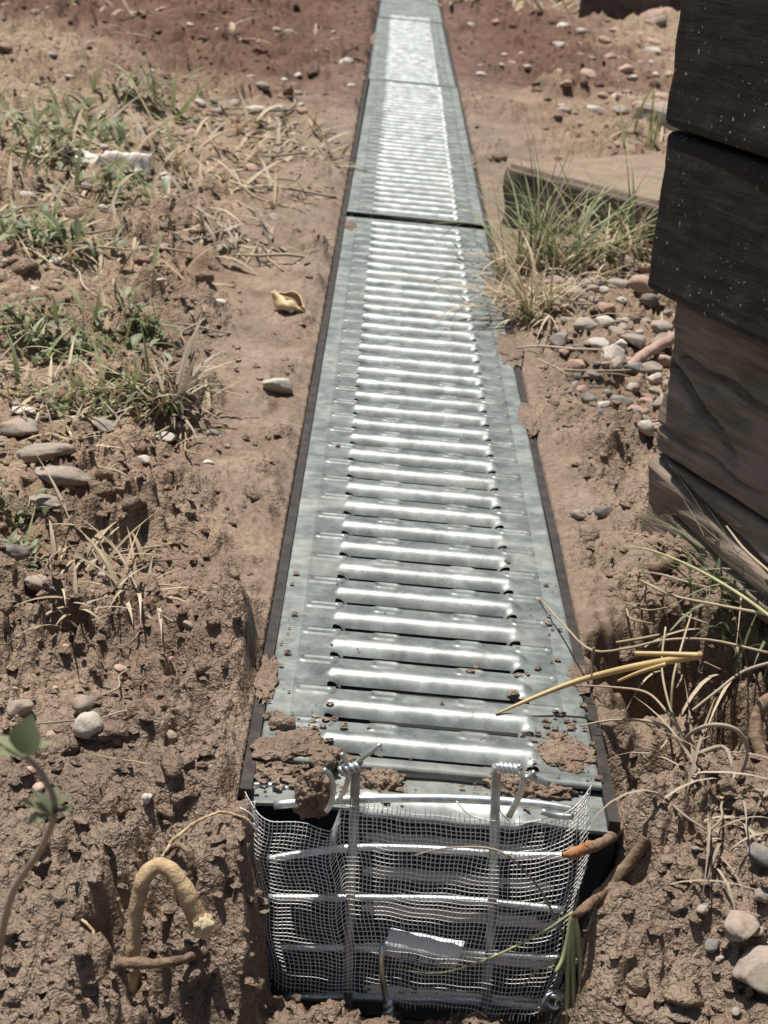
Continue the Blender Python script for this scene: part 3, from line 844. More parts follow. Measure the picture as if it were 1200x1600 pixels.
blob('mud_clump', 'crumbly mud lump behind the short-ended wire tie', px(800, 1228, -.003), (.0092, .0064, .0044), 8,  5, .35, 1.5, group=G1)
blob('mud_clump', 'thin mud crust on the right end of the cut strip', px(852, 1236, -.004), (.010, .006, .0028), 28, 5, .4, 2.2, group=G1)
blob('mud_clump', 'mud skin dried over the right corner of the grating', px(880, 1178, 0), (.011, .012, .0012), 18, 5, .35, 2.0, group=G1)
blob('mud_drop', 'rounded greyish mud drop on the left rail of the grating', px(441, 1131, .001), (.0046, .0034, .0028), 9, 3, .12, 1.2)
for k, (qx, qy, r) in enumerate([(520, 1178, .003), (505, 1190, .0035), (545, 1188, .0022), (1055, 1080, 0), (870, 1152, .0022), (735, 1049, .0013), (802, 1085, .0018), (745, 1043, .0011)]):
    if r: blob('mud_speck', 'tiny dark mud speck dropped on the near grating', px(qx, qy, r*.4), (r*1.3, r, r*.7), 60+k, 3, .4, 1.8, group='mud specks on the near grating')

def grains():
    r = np.random.default_rng(5); Vs = []; Fs = []; o = 0; B = [tetra(500+k) for k in range(5)]
    for (cx, cy, sx, sy, n, z) in ((455, 1165, 45, 26, 260, 0), (425, 1210, 30, 16, 120, -.004), (592, 1222, 30, 16, 150, -.004), (800, 1225, 36, 16, 170, -.004),
                                   (885, 1170, 32, 26, 160, 0), (650, 1080, 160, 70, 30, 0), (640, 800, 110, 160, 16, 0), (850, 1000, 30, 90, 36, 0), (430, 1000, 14, 70, 40, 0)):
        for k in range(n):
            p = px(cx+r.normal(0, sx), cy+r.normal(0, sy), z)
            if abs(p[0]) > .063 or p[1] < .553: continue
            s_ = .0003+.0014*r.random()**3; V, F = B[k % 5]
            Vs.append(V*s_*np.array([1.2, 1, .7])+np.array([p[0], p[1], z+s_*.4+(.0012 if z < 0 else .0004)])); Fs.append(F+o); o += len(V)
    V = np.vstack(Vs); me = mesh_from('mud_grains', V, np.vstack(Fs).tolist(), M['soil'], False)
    col = np.ones((len(V), 4), np.float32); col[:, :3] = (.05, 0, .6)
    at = me.attributes.new('soil', 'FLOAT_COLOR', 'POINT'); at.data.foreach_set('color', col.ravel())
    tag(link('mud_grains', me), 'fine mud grains spilled over the near grating', 'mud', None, 'stuff')
grains()
for k, (qx, qy, rx, ry, lab) in enumerate([(772, 452, .007, .034, 'pale mud smear lapping over the right rim beside the dry tuft'), (796, 545, .008, .040, 'pale mud smear over the right rim past the dry tuft'),
        (828, 655, .006, .030, 'thin mud smear on the right rim opposite the timbers'), (548, 352, .005, .018, 'thin mud smear on the left rim by the dark gap'),
        (733, 250, .008, .050, 'mud smear along the right rim beside the mud-coated sleeper'), (906, 1060, .004, .012, 'small mud smear under the yellow straw'),
        (418, 1060, .004, .020, 'narrow mud smear on the left rim near the mud drop'), (588, 60, .009, .10, 'long mud smear along the left rim of the far gratings')]):
    p = px(qx, qy, 0); blob('mud_smear', lab, (p[0], p[1], -.0002), (rx, ry, .0011), 40+k, 5, .45, 2.2, group='mud smears along the drain rims')

# ------------------------------------------------------------------ timbers at the right
TB = np.array([.1245, .850]); TD = np.array([.40, -.917]); TD /= np.linalg.norm(TD); TN = np.array([TD[1], -TD[0]])   # TN faces left and towards us
if TN[0] > 0: TN = -TN
def timber(label, zlo, zhi, out, m, cracks=(), seed=0, shift=0, thick=.11, length=.55, tilt=0.0, name='timber_sleeper', at=None):
    H = zhi-zlo; nf = 44; r = .0045; gr = .35 if m is M['tar'] else 1.0
    sec = [(0, w) for w in np.linspace(r, H-r, nf)]
    sec += [(r*(1-math.cos(a)), H-r+r*math.sin(a)) for a in np.linspace(.3, 1.57, 4)]
    sec += [(d_, H) for d_ in np.linspace(.01, thick-.005, 8)]+[(thick, H-.005), (thick, .005)]
    sec += [(d_, 0) for d_ in np.linspace(thick-.005, .01, 8)]
    sec += [(r*(1-math.sin(a)), r*(1-math.cos(a))) for a in np.linspace(0, 1.27, 4)]
    us = np.concatenate([np.linspace(0, .25, 150), np.linspace(.253, length, 30)])
    V = []; K = len(sec)
    for u in us:
        for d_, w in sec:
            n = .0022*mnoise.fractal(Vector((u*9+seed, d_*30, w*34)), 1, 2, 3)*gr+.0009*gr*mnoise.noise(Vector((u*30, w*260+seed, 2)))
            cr = 0
            if d_ < .003:
                for (c0, c1, u0, u1, wd, dp) in cracks:
                    if u0 <= u <= u1:
                        cw = c0+(c1-c0)*(u-u0)/(u1-u0)+.0022*mnoise.noise(Vector((u*45, seed, 5)))
                        cr = max(cr, dp*math.exp(-((w-cw)/wd)**2)*min(1, (u1-u)/.02+.15))
            e = .006*max(0, 1-u/.006)**2                      # worn end corner
            dd = d_+cr-n+(e if d_ < .02 else 0)
            V.append((u+shift+.002*mnoise.noise(Vector((w*60, d_*20, seed))), dd-out, w-.0*u))
    F = [(i*K+j, i*K+(j+1) % K, (i+1)*K+(j+1) % K, (i+1)*K+j) for i in range(len(us)-1) for j in range(K)]
    F += [tuple(range(K-1, -1, -1)), tuple((len(us)-1)*K+j for j in range(K))]
    me = mesh_from(name, V, F, m)
    o = link(name, me)
    X = Vector((TD[0], TD[1], tilt)).normalized(); Y = Vector((-TN[0], -TN[1], 0)); Z = X.cross(Y)
    if Z.z < 0: Z = -Z
    Y = Z.cross(X)
    o.matrix_world = Matrix(((X.x, Y.x, Z.x, px(*at, D=TB[1])[0]), (X.y, Y.y, Z.y, TB[1]), (X.z, Y.z, Z.z, zlo), (0, 0, 0, 1)))
    tag(o, label, 'timber', 'timber sleepers stacked beside the drain'); return o
zz = lambda y: px(1030, y, D=TB[1])[2]
Z = [zz(838), zz(705), zz(455), zz(198), zz(-160)]
timber('bare weathered bottom timber of the stack, standing on the mud', Z[0], Z[1]-.001, 0, M['timber'], [(.044, .012, 0, .2, .0019, .008), (.020, .008, .03, .15, .0010, .005)], 1, at=(1002, 770))
timber('cracked bare timber under the tarred ones, shaded along its top', Z[1]+.001, Z[2]-.001, 0, M['timber'], [(.046, .018, .006, .075, .0016, .008), (.052, .045, .012, .2, .0013, .006), (.014, .010, .0, .10, .0010, .004)], 2, at=(1036, 570))
timber('lower black tarred timber with an upper edge that catches the sun', Z[2]+.001, Z[3]-.001, 0, M['tar'], [], 3, at=(1020, 320))
timber('upper black tarred timber, topmost of the stack', Z[3]+.001, Z[4], 0, M['tar'], [], 4, at=(1044, 90))

# sleepers lying behind the grass
def slab(label, A, B, h, thick, m, mtop=None, seed=0, name='buried_sleeper', z0=-.01):
    A = np.array(A[:2]); B = np.array(B[:2]); d = (B-A)/np.linalg.norm(B-A); L = np.linalg.norm(B-A)
    bm = bmesh.new(); bmesh.ops.create_cube(bm, size=1)
    for v in bm.verts: v.co = Vector(((v.co.x+.5)*L, (v.co.y+.5)*thick, (v.co.z+.5)*h))
    bmesh.ops.bevel(bm, geom=bm.edges[:], offset=.004, segments=2, affect='EDGES')
    bmesh.ops.subdivide_edges(bm, edges=[e for e in bm.edges if e.calc_length() > .03], cuts=16, use_grid_fill=True)
    for v in bm.verts:
        n = mnoise.fractal(v.co*28+Vector((seed, 0, 0)), 1, 2, 4)
        v.co += v.normal*.003*n
    me = bpy.data.meshes.new(name); bm.to_mesh(me); bm.free()
    me.materials.append(m); 
    if mtop:
        me.materials.append(mtop)
        for p in me.polygons:
            if p.normal.z > .6: p.material_index = 1
    me.polygons.foreach_set('use_smooth', [True]*len(me.polygons))
    o = link(name, me); y = np.array([-d[1], d[0]])
    o.matrix_world = Matrix(((d[0], y[0], 0, A[0]), (d[1], y[1], 0, A[1]), (0, 0, 1, z0), (0, 0, 0, 1)))
    return tag(o, label, 'timber')
A = px(778, 350, 0); B = px(1040, 425, 0)
B = A+(B-A)*1.25
slab('half-buried dark sleeper with a mud-coated top, behind the green grass tuft', A, B, .066, .30, M['mud_wood'], M['mud_top'], 1)
A = px(985, 195, 0); B = px(1060, 212, 0)
slab('small grey block half sunk in the soil beyond the mud-coated sleeper', A, B, .04, .10, M['stone_grey'], None, 2, 'stone_block')
A = px(905, 12, .03); B = px(1110, 36, .03); B = A+(B-A)*1.6
slab('long dark board edging the stony soil at the far side', A, B, .22, .05, M['mud_wood'], None, 3, 'edging_board', z0=.0)

# ------------------------------------------------------------------ stones
SB = {}
for k in range(9): SB[k] = lumpy(3, 300+k, .34 if k < 6 else .2, 1.3, 8 if k < 6 else 1)
SM = {}
def stone(p, r, m, label, seed, flat=.65, group=None, round_=False, sink=.35, rot=None, stretch=1.3, name=None):
    k = (6+seed % 3) if round_ else seed % 6
    key = (k, m)
    if key not in SM:
        V, F = SB[k]; SM[key] = mesh_from('stone', V, F.tolist(), M[m])
    o = link(name or ('pebble' if round_ else 'stone'), SM[key])
    rr = random.Random(seed)
    o.scale = (r*stretch, r, r*flat)
    o.rotation_euler = (rr.uniform(-.25, .25), rr.uniform(-.25, .25), rr.uniform(0, 6.28) if rot is None else rot)
    o.location = (p[0], p[1], p[2]+r*flat*(1-2*sink)*.6+.0005)
    return tag(o, label, 'stone' if not round_ else 'pebble', group)
def sp(x, y, wpx, m, label, seed, **kw):
    p = pg(x, y); d = np.linalg.norm(p-CAM); q_ = d*wpx/FPX*.3
    p[2] = max(gz(p[0]+a*q_, p[1]+b*q_) for a in (-1, 0, 1) for b in (-1, 0, 1))*.6+.4*gz(p[0], p[1]); r = .5*wpx*d/FPX/kw.get('stretch', 1.3)*1.05
    return stone(p, r, m, label, seed, **kw)
sp(432, 614, 50, 'stone_pale', 'pale angular stone lying alone on the smooth mud left of the grating', 1, flat=.75, rot=.6, sink=.15)
sp(168, 688, 46, 'stone_grey', 'flat triangular grey stone below the dry grass clump', 2, flat=.4)
sp(257, 686, 44, 'stone_pale', 'thin pale flake of stone at the foot of the dry grass clump', 3, flat=.3)
sp(224, 727, 26, 'stone_pale', 'small pale stone with dark shadow on the crumbly mud', 4)
sp(90, 797, 92, 'stone_grey', 'long grey oblong stone, biggest on the left side', 5, flat=.55, rot=.1, stretch=1.7)
sp(70, 765, 80, 'stone_grey', 'rough muddy stone just behind the long oblong stone', 6, flat=.6, stretch=1.5)
sp(100, 745, 34, 'stone_grey', 'small grey stone on the rough muddy stone', 7, flat=.7)
sp(20, 965, 46, 'stone_dark', 'smooth dark grey pebble at the edge of the weeds', 8, round_=True, flat=.7, sink=.2)
sp(20, 935, 40, 'stone_pale', 'pale grey stone behind the smooth dark pebble', 10, flat=.6)
sp(60, 985, 62, 'stone_grey', 'broad brown-grey stone beside the smooth dark pebble', 11, flat=.5)
sp(137, 1148, 46, 'stone_pale', 'round pale grey pebble in the crumbly soil below the weeds', 12, round_=True, flat=.9, sink=.1, stretch=1.05)
sp(130, 1115, 40, 'stone_grey', 'round muddy pebble touching the round pale pebble', 13, round_=True, flat=.85)
sp(28, 1120, 44, 'stone_grey', 'muddy grey stone behind the blurred weed', 14, flat=.8)
sp(228, 1278, 26, 'stone_pale', 'small white pebble above the looped root', 15, flat=.8, sink=.1)
sp(30, 680, 70, 'stone_grey', 'grey half-buried stone under the green weed patch', 16, flat=.5)
sp(70, 840, 60, 'stone_grey', 'broad flat stone in front of the long oblong stone', 17, flat=.4)
sp(35, 655, 44, 'stone_pale', 'pale stone slab among the dry stalks at the left', 18, flat=.35)
sp(165, 905, 30, 'stone_grey', 'small grey stone among dry stalks above the crack', 19)
sp(1185, 1550, 96, 'stone_grey', 'large smooth grey stone in the mud at the foot of the slope', 20, flat=.7, stretch=1.15)
sp(1150, 1480, 74, 'stone_grey', 'grey slab-like stone above the large smooth grey stone', 21, flat=.5)
sp(1192, 1435, 44, 'stone_grey', 'small grey-brown stone below the tangle of dry stems', 22, flat=.8)
sp(1185, 1370, 60, 'stone_dark', 'dark angular stone under the tangle of dry stems', 23, flat=.6)
sp(1003, 705, 40, 'stone_pale', 'pale bluish stone against the corner of the timber stack', 24, flat=.9, sink=.2)
sp(980, 650, 30, 'stone_grey', 'squarish stone with dark shadow near the timber corner', 25, flat=.9, sink=.1)
sp(955, 575, 50, 'stone_pale', 'pale crusted stone beside the reddish stick', 26, flat=.8)
sp(905, 512, 46, 'stone_pink', 'pinkish flat stone in the gravel', 27, flat=.45)
sp(898, 484, 44, 'stone_grey', 'rounded grey pebble in the gravel near the dry grass', 28, round_=True)
sp(900, 812, 28, 'stone_grey', 'dark muddy clod-like stone on the smooth mud by the right rim', 29, flat=.8)
sp(942, 812, 30, 'stone_dark', 'dark stone with a pale mark on the smooth mud by the right rim', 30, flat=.9)
CN = {'stone_grey': 'grey-brown', 'stone_pale': 'pale', 'stone_dark': 'dark grey', 'stone_pink': 'pinkish'}
G2 = 'gravel beside the timber stack'; n = 0
rr = random.Random(40)
spots = []
for t_ in range(1500):
    qx, qy = rr.uniform(835, 1075), rr.uniform(400, 690)
    if qx < 850+.55*(qy-520) and qy > 520: continue
    if qy < 455 and qx < 900: continue
    w = rr.uniform(15, 46)
    if any(abs(qx-a)/(w+c)*2 < .70 and abs(qy-b)/(w+c)*2 < .42 for a, b, c in spots): continue
    spots.append((qx, qy, w))
    rd = rr.random() < .15
    mt_ = rr.choice(['stone_grey', 'stone_grey', 'stone_grey', 'stone_pale', 'stone_dark', 'stone_grey', 'stone_pink'])
    sp(qx, qy, w, mt_, ('%s rounded gravel pebble in the heap between grass tuft and timbers' if rd else '%s angular gravel stone in the heap between grass tuft and timbers') % CN[mt_],
       100+len(spots), round_=rd, group=G2, flat=rr.uniform(.6, .95), sink=.14)
def scatter(box, nmax, wr, mats, label, group, seed, rd=.5):
    rr = random.Random(seed); got = []
    for t_ in range(nmax*8):
        qx, qy = rr.uniform(box[0], box[2]), rr.uniform(box[1], box[3]); w = rr.uniform(*wr)
        if any(abs(qx-a) < (w+c)*.5 and abs(qy-b) < (w+c)*.3 for a, b, c in got): continue
        p = px(qx, qy)
        if abs(p[0]) < .085: continue
        mt_ = rr.choice(mats); rnd = rr.random() < rd
        got.append((qx, qy, w)); sp(qx, qy, w, mt_, ('%s %s ' % (CN[mt_], 'rounded' if rnd else 'angular'))+label, seed*100+len(got), round_=rnd, group=group, sink=.42)
        if len(got) >= nmax: break
scatter((300, 150, 470, 205), 26, (12, 34), ['stone_pink', 'stone_pale', 'stone_grey'], 'stone in the pinkish heap between red soil and dry grass', 'pinkish stones at the edge of the red soil', 3)
scatter((870, 20, 1045, 200), 46, (10, 34), ['stone_pink', 'stone_pale', 'stone_grey'], 'stone on the dry soil in front of the far board', 'stones on the far dry soil', 4)
scatter((720, 15, 870, 120), 14, (8, 18), ['stone_pink', 'stone_pale', 'stone_grey'], 'small stone on dark soil beside the far grating', 'stones beside the far grating', 5)
scatter((0, 20, 560, 150), 34, (7, 18), ['stone_pink', 'stone_pale', 'stone_grey'], 'small stone on the dark red soil', 'stones on the red soil', 6)
scatter((0, 200, 450, 420), 30, (12, 34), ['stone_pale', 'stone_grey', 'stone_pink'], 'stone lying among the dead grass', 'stones among the dead grass', 7)
scatter((0, 440, 380, 760), 26, (10, 26), ['stone_grey', 'stone_pale'], 'small stone scattered round the green weed patches', 'stones round the weed patches', 8)
scatter((0, 800, 360, 1250), 22, (10, 24), ['stone_grey', 'stone_pink'], 'small stone bedded in the crumbled mud above the looped root', 'stones in the crumbled mud', 9)
scatter((950, 1330, 1200, 1600), 12, (12, 30), ['stone_grey', 'stone_dark'], 'small stone in the wet mud slope right of the screen', 'stones in the wet mud slope', 10)
p = pg(1000, 17); stone(p, .016, 'stone_pale', 'round white pebble at the foot of the far board', 77, flat=.95, round_=True, sink=.05, stretch=1.0)
p = pg(1030, 36); stone(p, .036, 'stone_pink', 'large rounded pinkish boulder by the far board', 78, flat=.6, round_=True, sink=.2)
p = pg(541, 102); stone(p, .010, 'stone_pale', 'lone pale pebble on red soil beside the drain', 79, flat=.8, round_=True, sink=.15)

# ------------------------------------------------------------------ grass, weeds, stems
def blade(base, az, L, lean, w, droop, nseg=7, twist=0.0, fold=.25):
    """tapering, slightly folded strip that rises from base and bends over"""
    V = []; d = np.array([math.cos(az), math.sin(az), 0]); s = np.array([-math.sin(az), math.cos(az), 0])
    p = np.array(base, float); el = math.pi/2-lean
    for i in range(nseg+1):
        t = i/nseg; ww = w*(1-t**1.6)*(.75+.5*min(1, t*4)) if i < nseg else w*.06
        sv = s*math.cos(twist*t)+d*math.sin(twist*t)
        up = np.array([0, 0, 1.])*math.cos(el)-d*math.sin(el)
        V += [p-sv*ww*.5+up*ww*fold*.5, p-up*ww*0, p+sv*ww*.5+up*ww*fold*.5]
        st = L/nseg
        p = p+st*(d*math.cos(el)+np.array([0, 0, math.sin(el)])); el -= droop/nseg
    F = []
    for i in range(nseg):
        a = i*3; F += [(a, a+1, a+4, a+3), (a+1, a+2, a+5, a+4)]
    return V, F
def leaf(base, az, L, w, lean, droop):
    V = []; d = np.array([math.cos(az), math.sin(az), 0]); s = np.array([-math.sin(az), math.cos(az), 0]); p = np.array(base, float); el = math.pi/2-lean
    prof = [.12, .6, .95, 1, .8, .45, .04]; k = len(prof)
    for i, q in enumerate(prof):
        up = np.array([0, 0, 1.])*math.cos(el)-d*math.sin(el)
        V += [p-s*w*q*.5+up*w*q*.18, p, p+s*w*q*.5+up*w*q*.18]
        p = p+L/(k-1)*(d*math.cos(el)+np.array([0, 0, math.sin(el)])); el -= droop/(k-1)
    F = []
    for i in range(k-1):
        a = i*3; F += [(a, a+1, a+4, a+3), (a+1, a+2, a+5, a+4)]
    return V, F
def tuft(name, label, x, y, specs, cat='grass', group=None, seed=0, base=None, leaves=None):
    """specs: (part, material, count, length range, lean range, width, spread, droop, azimuth centre, azimuth span)"""
    c = pg(x, y, True) if base is None else np.array(base)
    e = empty(name, c, label, cat, group); r = random.Random(seed)
    for part, m, n, (l0, l1), (a0, a1), w, spread, droop, azc, azs in specs:
        parts = []
        for k in range(n):
            bx, by = r.gauss(0, spread), r.gauss(0, spread*.7)
            bz = gz(c[0]+bx, c[1]+by)-c[2]-.002
            ww = w*r.uniform(.6, 1.3)
            parts.append((*blade((bx, by, max(bz, -.03)), azc+r.uniform(-azs, azs), r.uniform(l0, l1), r.uniform(a0, a1), ww, droop*r.uniform(.2, 1.6), twist=r.uniform(-.8, .8)), r.random()))
        link(part, tone_mesh(part, parts, M[m]), e)['kind'] = 'stuff'
    if leaves:
        for part, m, n, (l0, l1), w, spread, hz in leaves:
            parts = []
            for k in range(n):
                bx, by = r.gauss(0, spread), r.gauss(0, spread*.7)
                bz = gz(c[0]+bx, c[1]+by)-c[2]+r.uniform(0, hz)
                L = r.uniform(l0, l1)
                parts.append((*leaf((bx, by, bz), r.uniform(0, 6.28), L, L*w*r.uniform(.7, 1.2), r.uniform(.4, 1.45), r.uniform(0, 1.2)), r.random()))
            link(part, tone_mesh(part, parts, M[m]), e)['kind'] = 'stuff'
    return e
PI = math.pi
tuft('grass_tuft', 'tall green grass tuft with long arching blades before the mud-coated sleeper', 852, 428, [
    ('green_blades', 'green', 84, (.06, .165), (.0, .95), .0019, .018, 1.3, PI*.55, 2.4), ('dry_blades', 'straw', 120, (.03, .09), (.3, 1.35), .0021, .024, 1.6, PI*.8, 3.1),
    ('seed_stems', 'grey_straw', 8, (.11, .15), (.0, .4), .0014, .01, .5, 0, 3.1)], seed=1, group='grass tufts by the gravel')
tuft('grass_tuft', 'pale dry grass tuft leaning over the right rim of the grating', 822, 500, [
    ('dry_blades', 'straw', 130, (.04, .11), (.2, 1.3), .0022, .014, 1.5, PI*.7, 2.8), ('green_blades', 'green', 14, (.03, .07), (.1, .8), .0018, .010, 1.0, PI*.5, 3)], seed=2, group='grass tufts by the gravel')
tuft('grass_tuft', 'short yellow-green grass tuft against the tarred timber', 985, 400, [
    ('green_blades', 'green', 48, (.05, .12), (.1, 1.1), .0021, .024, 1.2, PI*.5, 3), ('dry_blades', 'straw', 120, (.04, .10), (.4, 1.4), .0024, .030, 1.2, PI, 3.1)], seed=3, group='grass tufts by the gravel')
tuft('grass_tuft', 'thin pale straw patch lying between green tuft and gravel', 905, 440, [
    ('dry_blades', 'straw', 70, (.03, .07), (.8, 1.5), .0018, .028, .9, 0, 3.1)], seed=4, group='grass tufts by the gravel')
tuft('grass_tuft', 'sparse grass blades beside the small grey block', 1003, 222, [
    ('green_blades', 'green', 16, (.04, .10), (.1, .7), .0028, .02, .8, PI/2, 3.1), ('dry_blades', 'straw', 16, (.04, .08), (.3, 1.2), .0024, .03, .8, PI/2, 3.1)], seed=5, group='grass tufts by the gravel')
tuft('grass_tuft', 'dark green grass growing under the bottom timber', 1185, 960, [
    ('green_blades', 'dark_green', 90, (.03, .08), (.1, 1.1), .0018, .014, 1.0, PI*.7, 2.6), ('dry_blades', 'straw', 40, (.03, .09), (.4, 1.4), .0014, .016, 1.2, PI, 2.2)], seed=6, group='grass tufts by the gravel')
# dry stems tangled before the timbers
tuft('dry_grass_tangle', 'tangle of dry curling stems over the dark hollow by the timbers', 1120, 1180, [
    ('dry_stems', 'grey_straw', 100, (.025, .075), (.3, 1.45), .0010, .016, 2.6, PI, 3.1), ('pale_stems', 'straw', 44, (.03, .08), (.5, 1.45), .0009, .014, 1.8, PI, 2.6)], seed=7, group='dry tangles by the timbers')
tuft('dry_grass_tangle', 'tangle of brown rootlets in the wet mud under the dry stems', 1140, 1290, [
    ('dry_stems', 'grey_straw', 50, (.02, .06), (.6, 1.5), .0013, .016, 2.2, PI, 3.1)], seed=8, group='dry tangles by the timbers')
# the left bank
GW = 'green weed patches on the left bank'
def weed(label, x, y, ng, nd_, nl, sp_, h, seed, group=GW, lf=(.007, .018)):
    k = np.linalg.norm(pg(x, y)-CAM)/1.2
    sc = h*k
    return tuft('weed_patch', label, x, y, [('green_blades', 'green', int(ng*1.6), (.02*sc, .055*sc), (.1, 1.2), .0028*k, sp_*k, 1.0, 0, 3.14),
                ('dry_blades', 'straw', int(nd_*1.1), (.015*sc, .05*sc), (.7, 1.5), .0026*k, sp_*k*1.15, .8, 0, 3.14)], 'weed', group, seed,
                leaves=[('leaves', 'dark_green', nl, (lf[0]*k, lf[1]*k), .38, sp_*k*.9, .016*k)])
weed('bright green leafy weed with broad upright leaves among dead grass', 65, 385, 30, 24, 80, .022, 1.0, 11)
weed('low green weed patch spreading left of the dry branched clump', 90, 555, 50, 40, 90, .030, .8, 12)
weed('small green weed sprig above the low weed patch', 205, 505, 16, 14, 34, .013, .8, 13)
weed('yellow-green grass and weeds at the foot of the dry branched clump', 170, 640, 60, 70, 26, .026, .9, 14)
weed('faded green weeds on the bank beside the white scrap', 130, 215, 26, 40, 40, .03, .8, 15)
weed('thin green weeds below the white scrap', 165, 305, 20, 26, 30, .022, .9, 16)
weed('sparse green weeds at the edge of the red soil', 60, 235, 20, 30, 40, .03, .8, 17)
weed('small weed leaves beside the long oblong stone', 15, 800, 8, 8, 14, .008, .7, 18)
weed('small grey-green weed near the smooth dark pebble', 25, 880, 8, 10, 16, .008, .9, 19)
weed('thin weeds beside the pinkish heap of stones', 235, 170, 12, 26, 22, .025, .9, 20)
GD = 'dead grass clumps on the left bank'
def dead(label, x, y, n, h, sp_, seed, m='straw', w=.0022):
    k = np.linalg.norm(pg(x, y)-CAM)/1.2
    return tuft('dead_grass', label, x, y, [('dry_blades', m, int(n*.95), (.02*h*k, .055*h*k), (.5, 1.5), w*1.2*k, sp_*1.25*k, .9, 0, 3.14),
                ('grey_blades', 'grey_straw', int(n*.7), (.015*h*k, .05*h*k), (.7, 1.5), w*k, sp_*k*1.2, .6, 0, 3.14)], 'grass', GD, seed)
dead('pale dead grass clump right of the brown clod', 400, 245, 60, .9, .030, 31)
dead('pale dead grass mat in front of the brown clod', 330, 300, 70, .9, .034, 32)
dead('dead grass stubble with grey stalks beside the smooth mud', 335, 365, 60, 1.0, .028, 33, 'grey_straw')
dead('dead grass round the bright green leafy weed', 110, 395, 60, .8, .030, 34)
dead('dead grass tuft at the end of the pinkish heap', 450, 210, 36, .8, .022, 35)
dead('dry grass mat left of the white scrap', 30, 290, 60, .8, .035, 36)
dead('dry grass mat behind the white scrap', 190, 245, 50, .8, .035, 37)
dead('dry straw strewn under the green weed patch', 60, 615, 40, .8, .022, 38)
dead('dry straw mat beside the flat triangular stone', 110, 690, 40, .8, .020, 39)
dead('pale dry sprout split in two above the muddy lumps', 118, 975, 12, 1.3, .004, 40)
dead('pale dry stalks sprouting beside the dark crack', 215, 945, 22, 1.3, .007, 41)
dead('thin dead stalks over the muddy stones', 130, 870, 22, 1.3, .014, 42)
dead('faint dry grass along the far edge of the red soil', 250, 30, 30, .6, .06, 43)
dead('yellowish dry grass beside the far grating', 780, 10, 40, .8, .05, 44)
# dry branched clump, centre left
e = tuft('dry_branched_clump', 'grey dry branched clump with twiggy tips over a dark hole', 262, 628, [
    ('twigs', 'grey_straw', 46, (.025, .062), (.2, 1.4), .0024, .009, .7, .3, 1.9), ('dry_blades', 'straw', 34, (.02, .06), (.5, 1.5), .0020, .012, 1.0, PI, 1.6)], 'plant', seed=50)

def stem(label, pts, r, m='straw', name='dry_straw', cat='straw', group=None, n=24, sides=6, tone=.6):
    if m != 'yellow': r = [q*.72 for q in r]
    V, F = tube(spline(pts, n), r, sides)
    o = link(name, tone_mesh(name, [(V, F, tone)], M[m])); return tag(o, label, cat, group)
def pz(l, lift): return [pg(x, y)+np.array([0, 0, h]) for (x, y), h in zip(l, lift)]
def ph(l):
    """pixel with a height above the datum"""
    return [px(x, y, z) for x, y, z in l]
GS = 'single dry stems by the drain'
stem('yellow straw reaching over the right rim onto the grating', ph([(775, 1116, .0022), (820, 1096, .006), (880, 1072, .012), (930, 1056, .018), (1000, 1040, .030), (1095, 1024, .045)]), [.0004, .0008, .0011, .0012, .0014, .0015], 'yellow', 'yellow_straw', group=GS)
stem('short yellow straw split off beside the long yellow straw', ph([(992, 1021, .040), (1040, 1022, .043), (1092, 1024, .0455)]), [.0009, .0010, .0012], 'yellow', 'yellow_straw', group=GS)
stem('lower forked piece of the yellow straw', ph([(966, 1064, .022), (1000, 1050, .029), (1040, 1038, .036)]), [.0006, .0008, .0009], 'yellow', 'yellow_straw', group=GS)
stem('dark upright nub at the joint of the yellow straw', ph([(924, 1060, .018), (926, 1035, .024), (928, 1012, .031)]), [.0006, .0006, .0008], 'grey_straw', group=GS, tone=.1)
stem('thin pale stem arching from the grating over the dark hollow', ph([(842, 933, .002), (880, 975, .008), (922, 1015, .018), (975, 1014, .022), (1040, 1000, .026), (1110, 1000, .03), (1200, 1020, .035)]), [.0004, .0006, .0008, .0008, .0008, .0009], 'straw', group=GS)
stem('long pale-green stem crossing in front of the bottom timber', ph([(960, 855, .02), (1010, 858, .03), (1080, 885, .045), (1150, 925, .055), (1210, 968, .06)]), [.0003, .0007, .0009, .0010], 'pale_green', 'green_straw', group=GS, tone=.9)
stem('pale stem with a cut end below the long pale-green stem', ph([(1000, 906, .012), (1050, 930, .02), (1120, 945, .03), (1210, 962, .04)]), [.0009, .0009, .0011], 'straw', group=GS)
stem('pale stem from under the timber to the wet mud', ph([(1135, 822, .06), (1165, 860, .06), (1210, 900, .06)]), [.0005, .0008, .0009], 'straw', group=GS)
stem('dry stem bent in a wide loop over the dark hollow', ph([(1065, 1180, .004), (1075, 1150, .016), (1110, 1133, .026), (1150, 1140, .026), (1168, 1170, .018), (1160, 1205, .008), (1150, 1225, .0)]), [.0010, .0011, .0011, .0010, .0009], 'grey_straw', group=GS, n=40)
stem('thin white stem arching off the right rim to the tangle', ph([(905, 1134, .002), (960, 1125, .006), (1020, 1128, .010), (1048, 1145, .008), (1032, 1172, .004)]), [.0004, .0007, .0008, .0007], 'straw', group=GS)
stem('straight pale stem crossing the tangle from upper right', ph([(1080, 960, .035), (1065, 1010, .03), (1052, 1060, .025), (1048, 1120, .012)]), [.0006, .0007, .0007], 'straw', group=GS)
stem('pale stem rising steeply through the tangle', ph([(1040, 980, .035), (1034, 1040, .025), (1045, 1100, .018), (1065, 1150, .01), (1072, 1190, .0)]), [.0006, .0007, .0009], 'straw', group=GS)
stem('pale stem lying under the yellow straw to the tangle', ph([(908, 1071, .006), (960, 1074, .007), (1010, 1082, .010), (1040, 1110, .010), (1060, 1140, .004)]), [.0005, .0007, .0009], 'straw', group=GS)
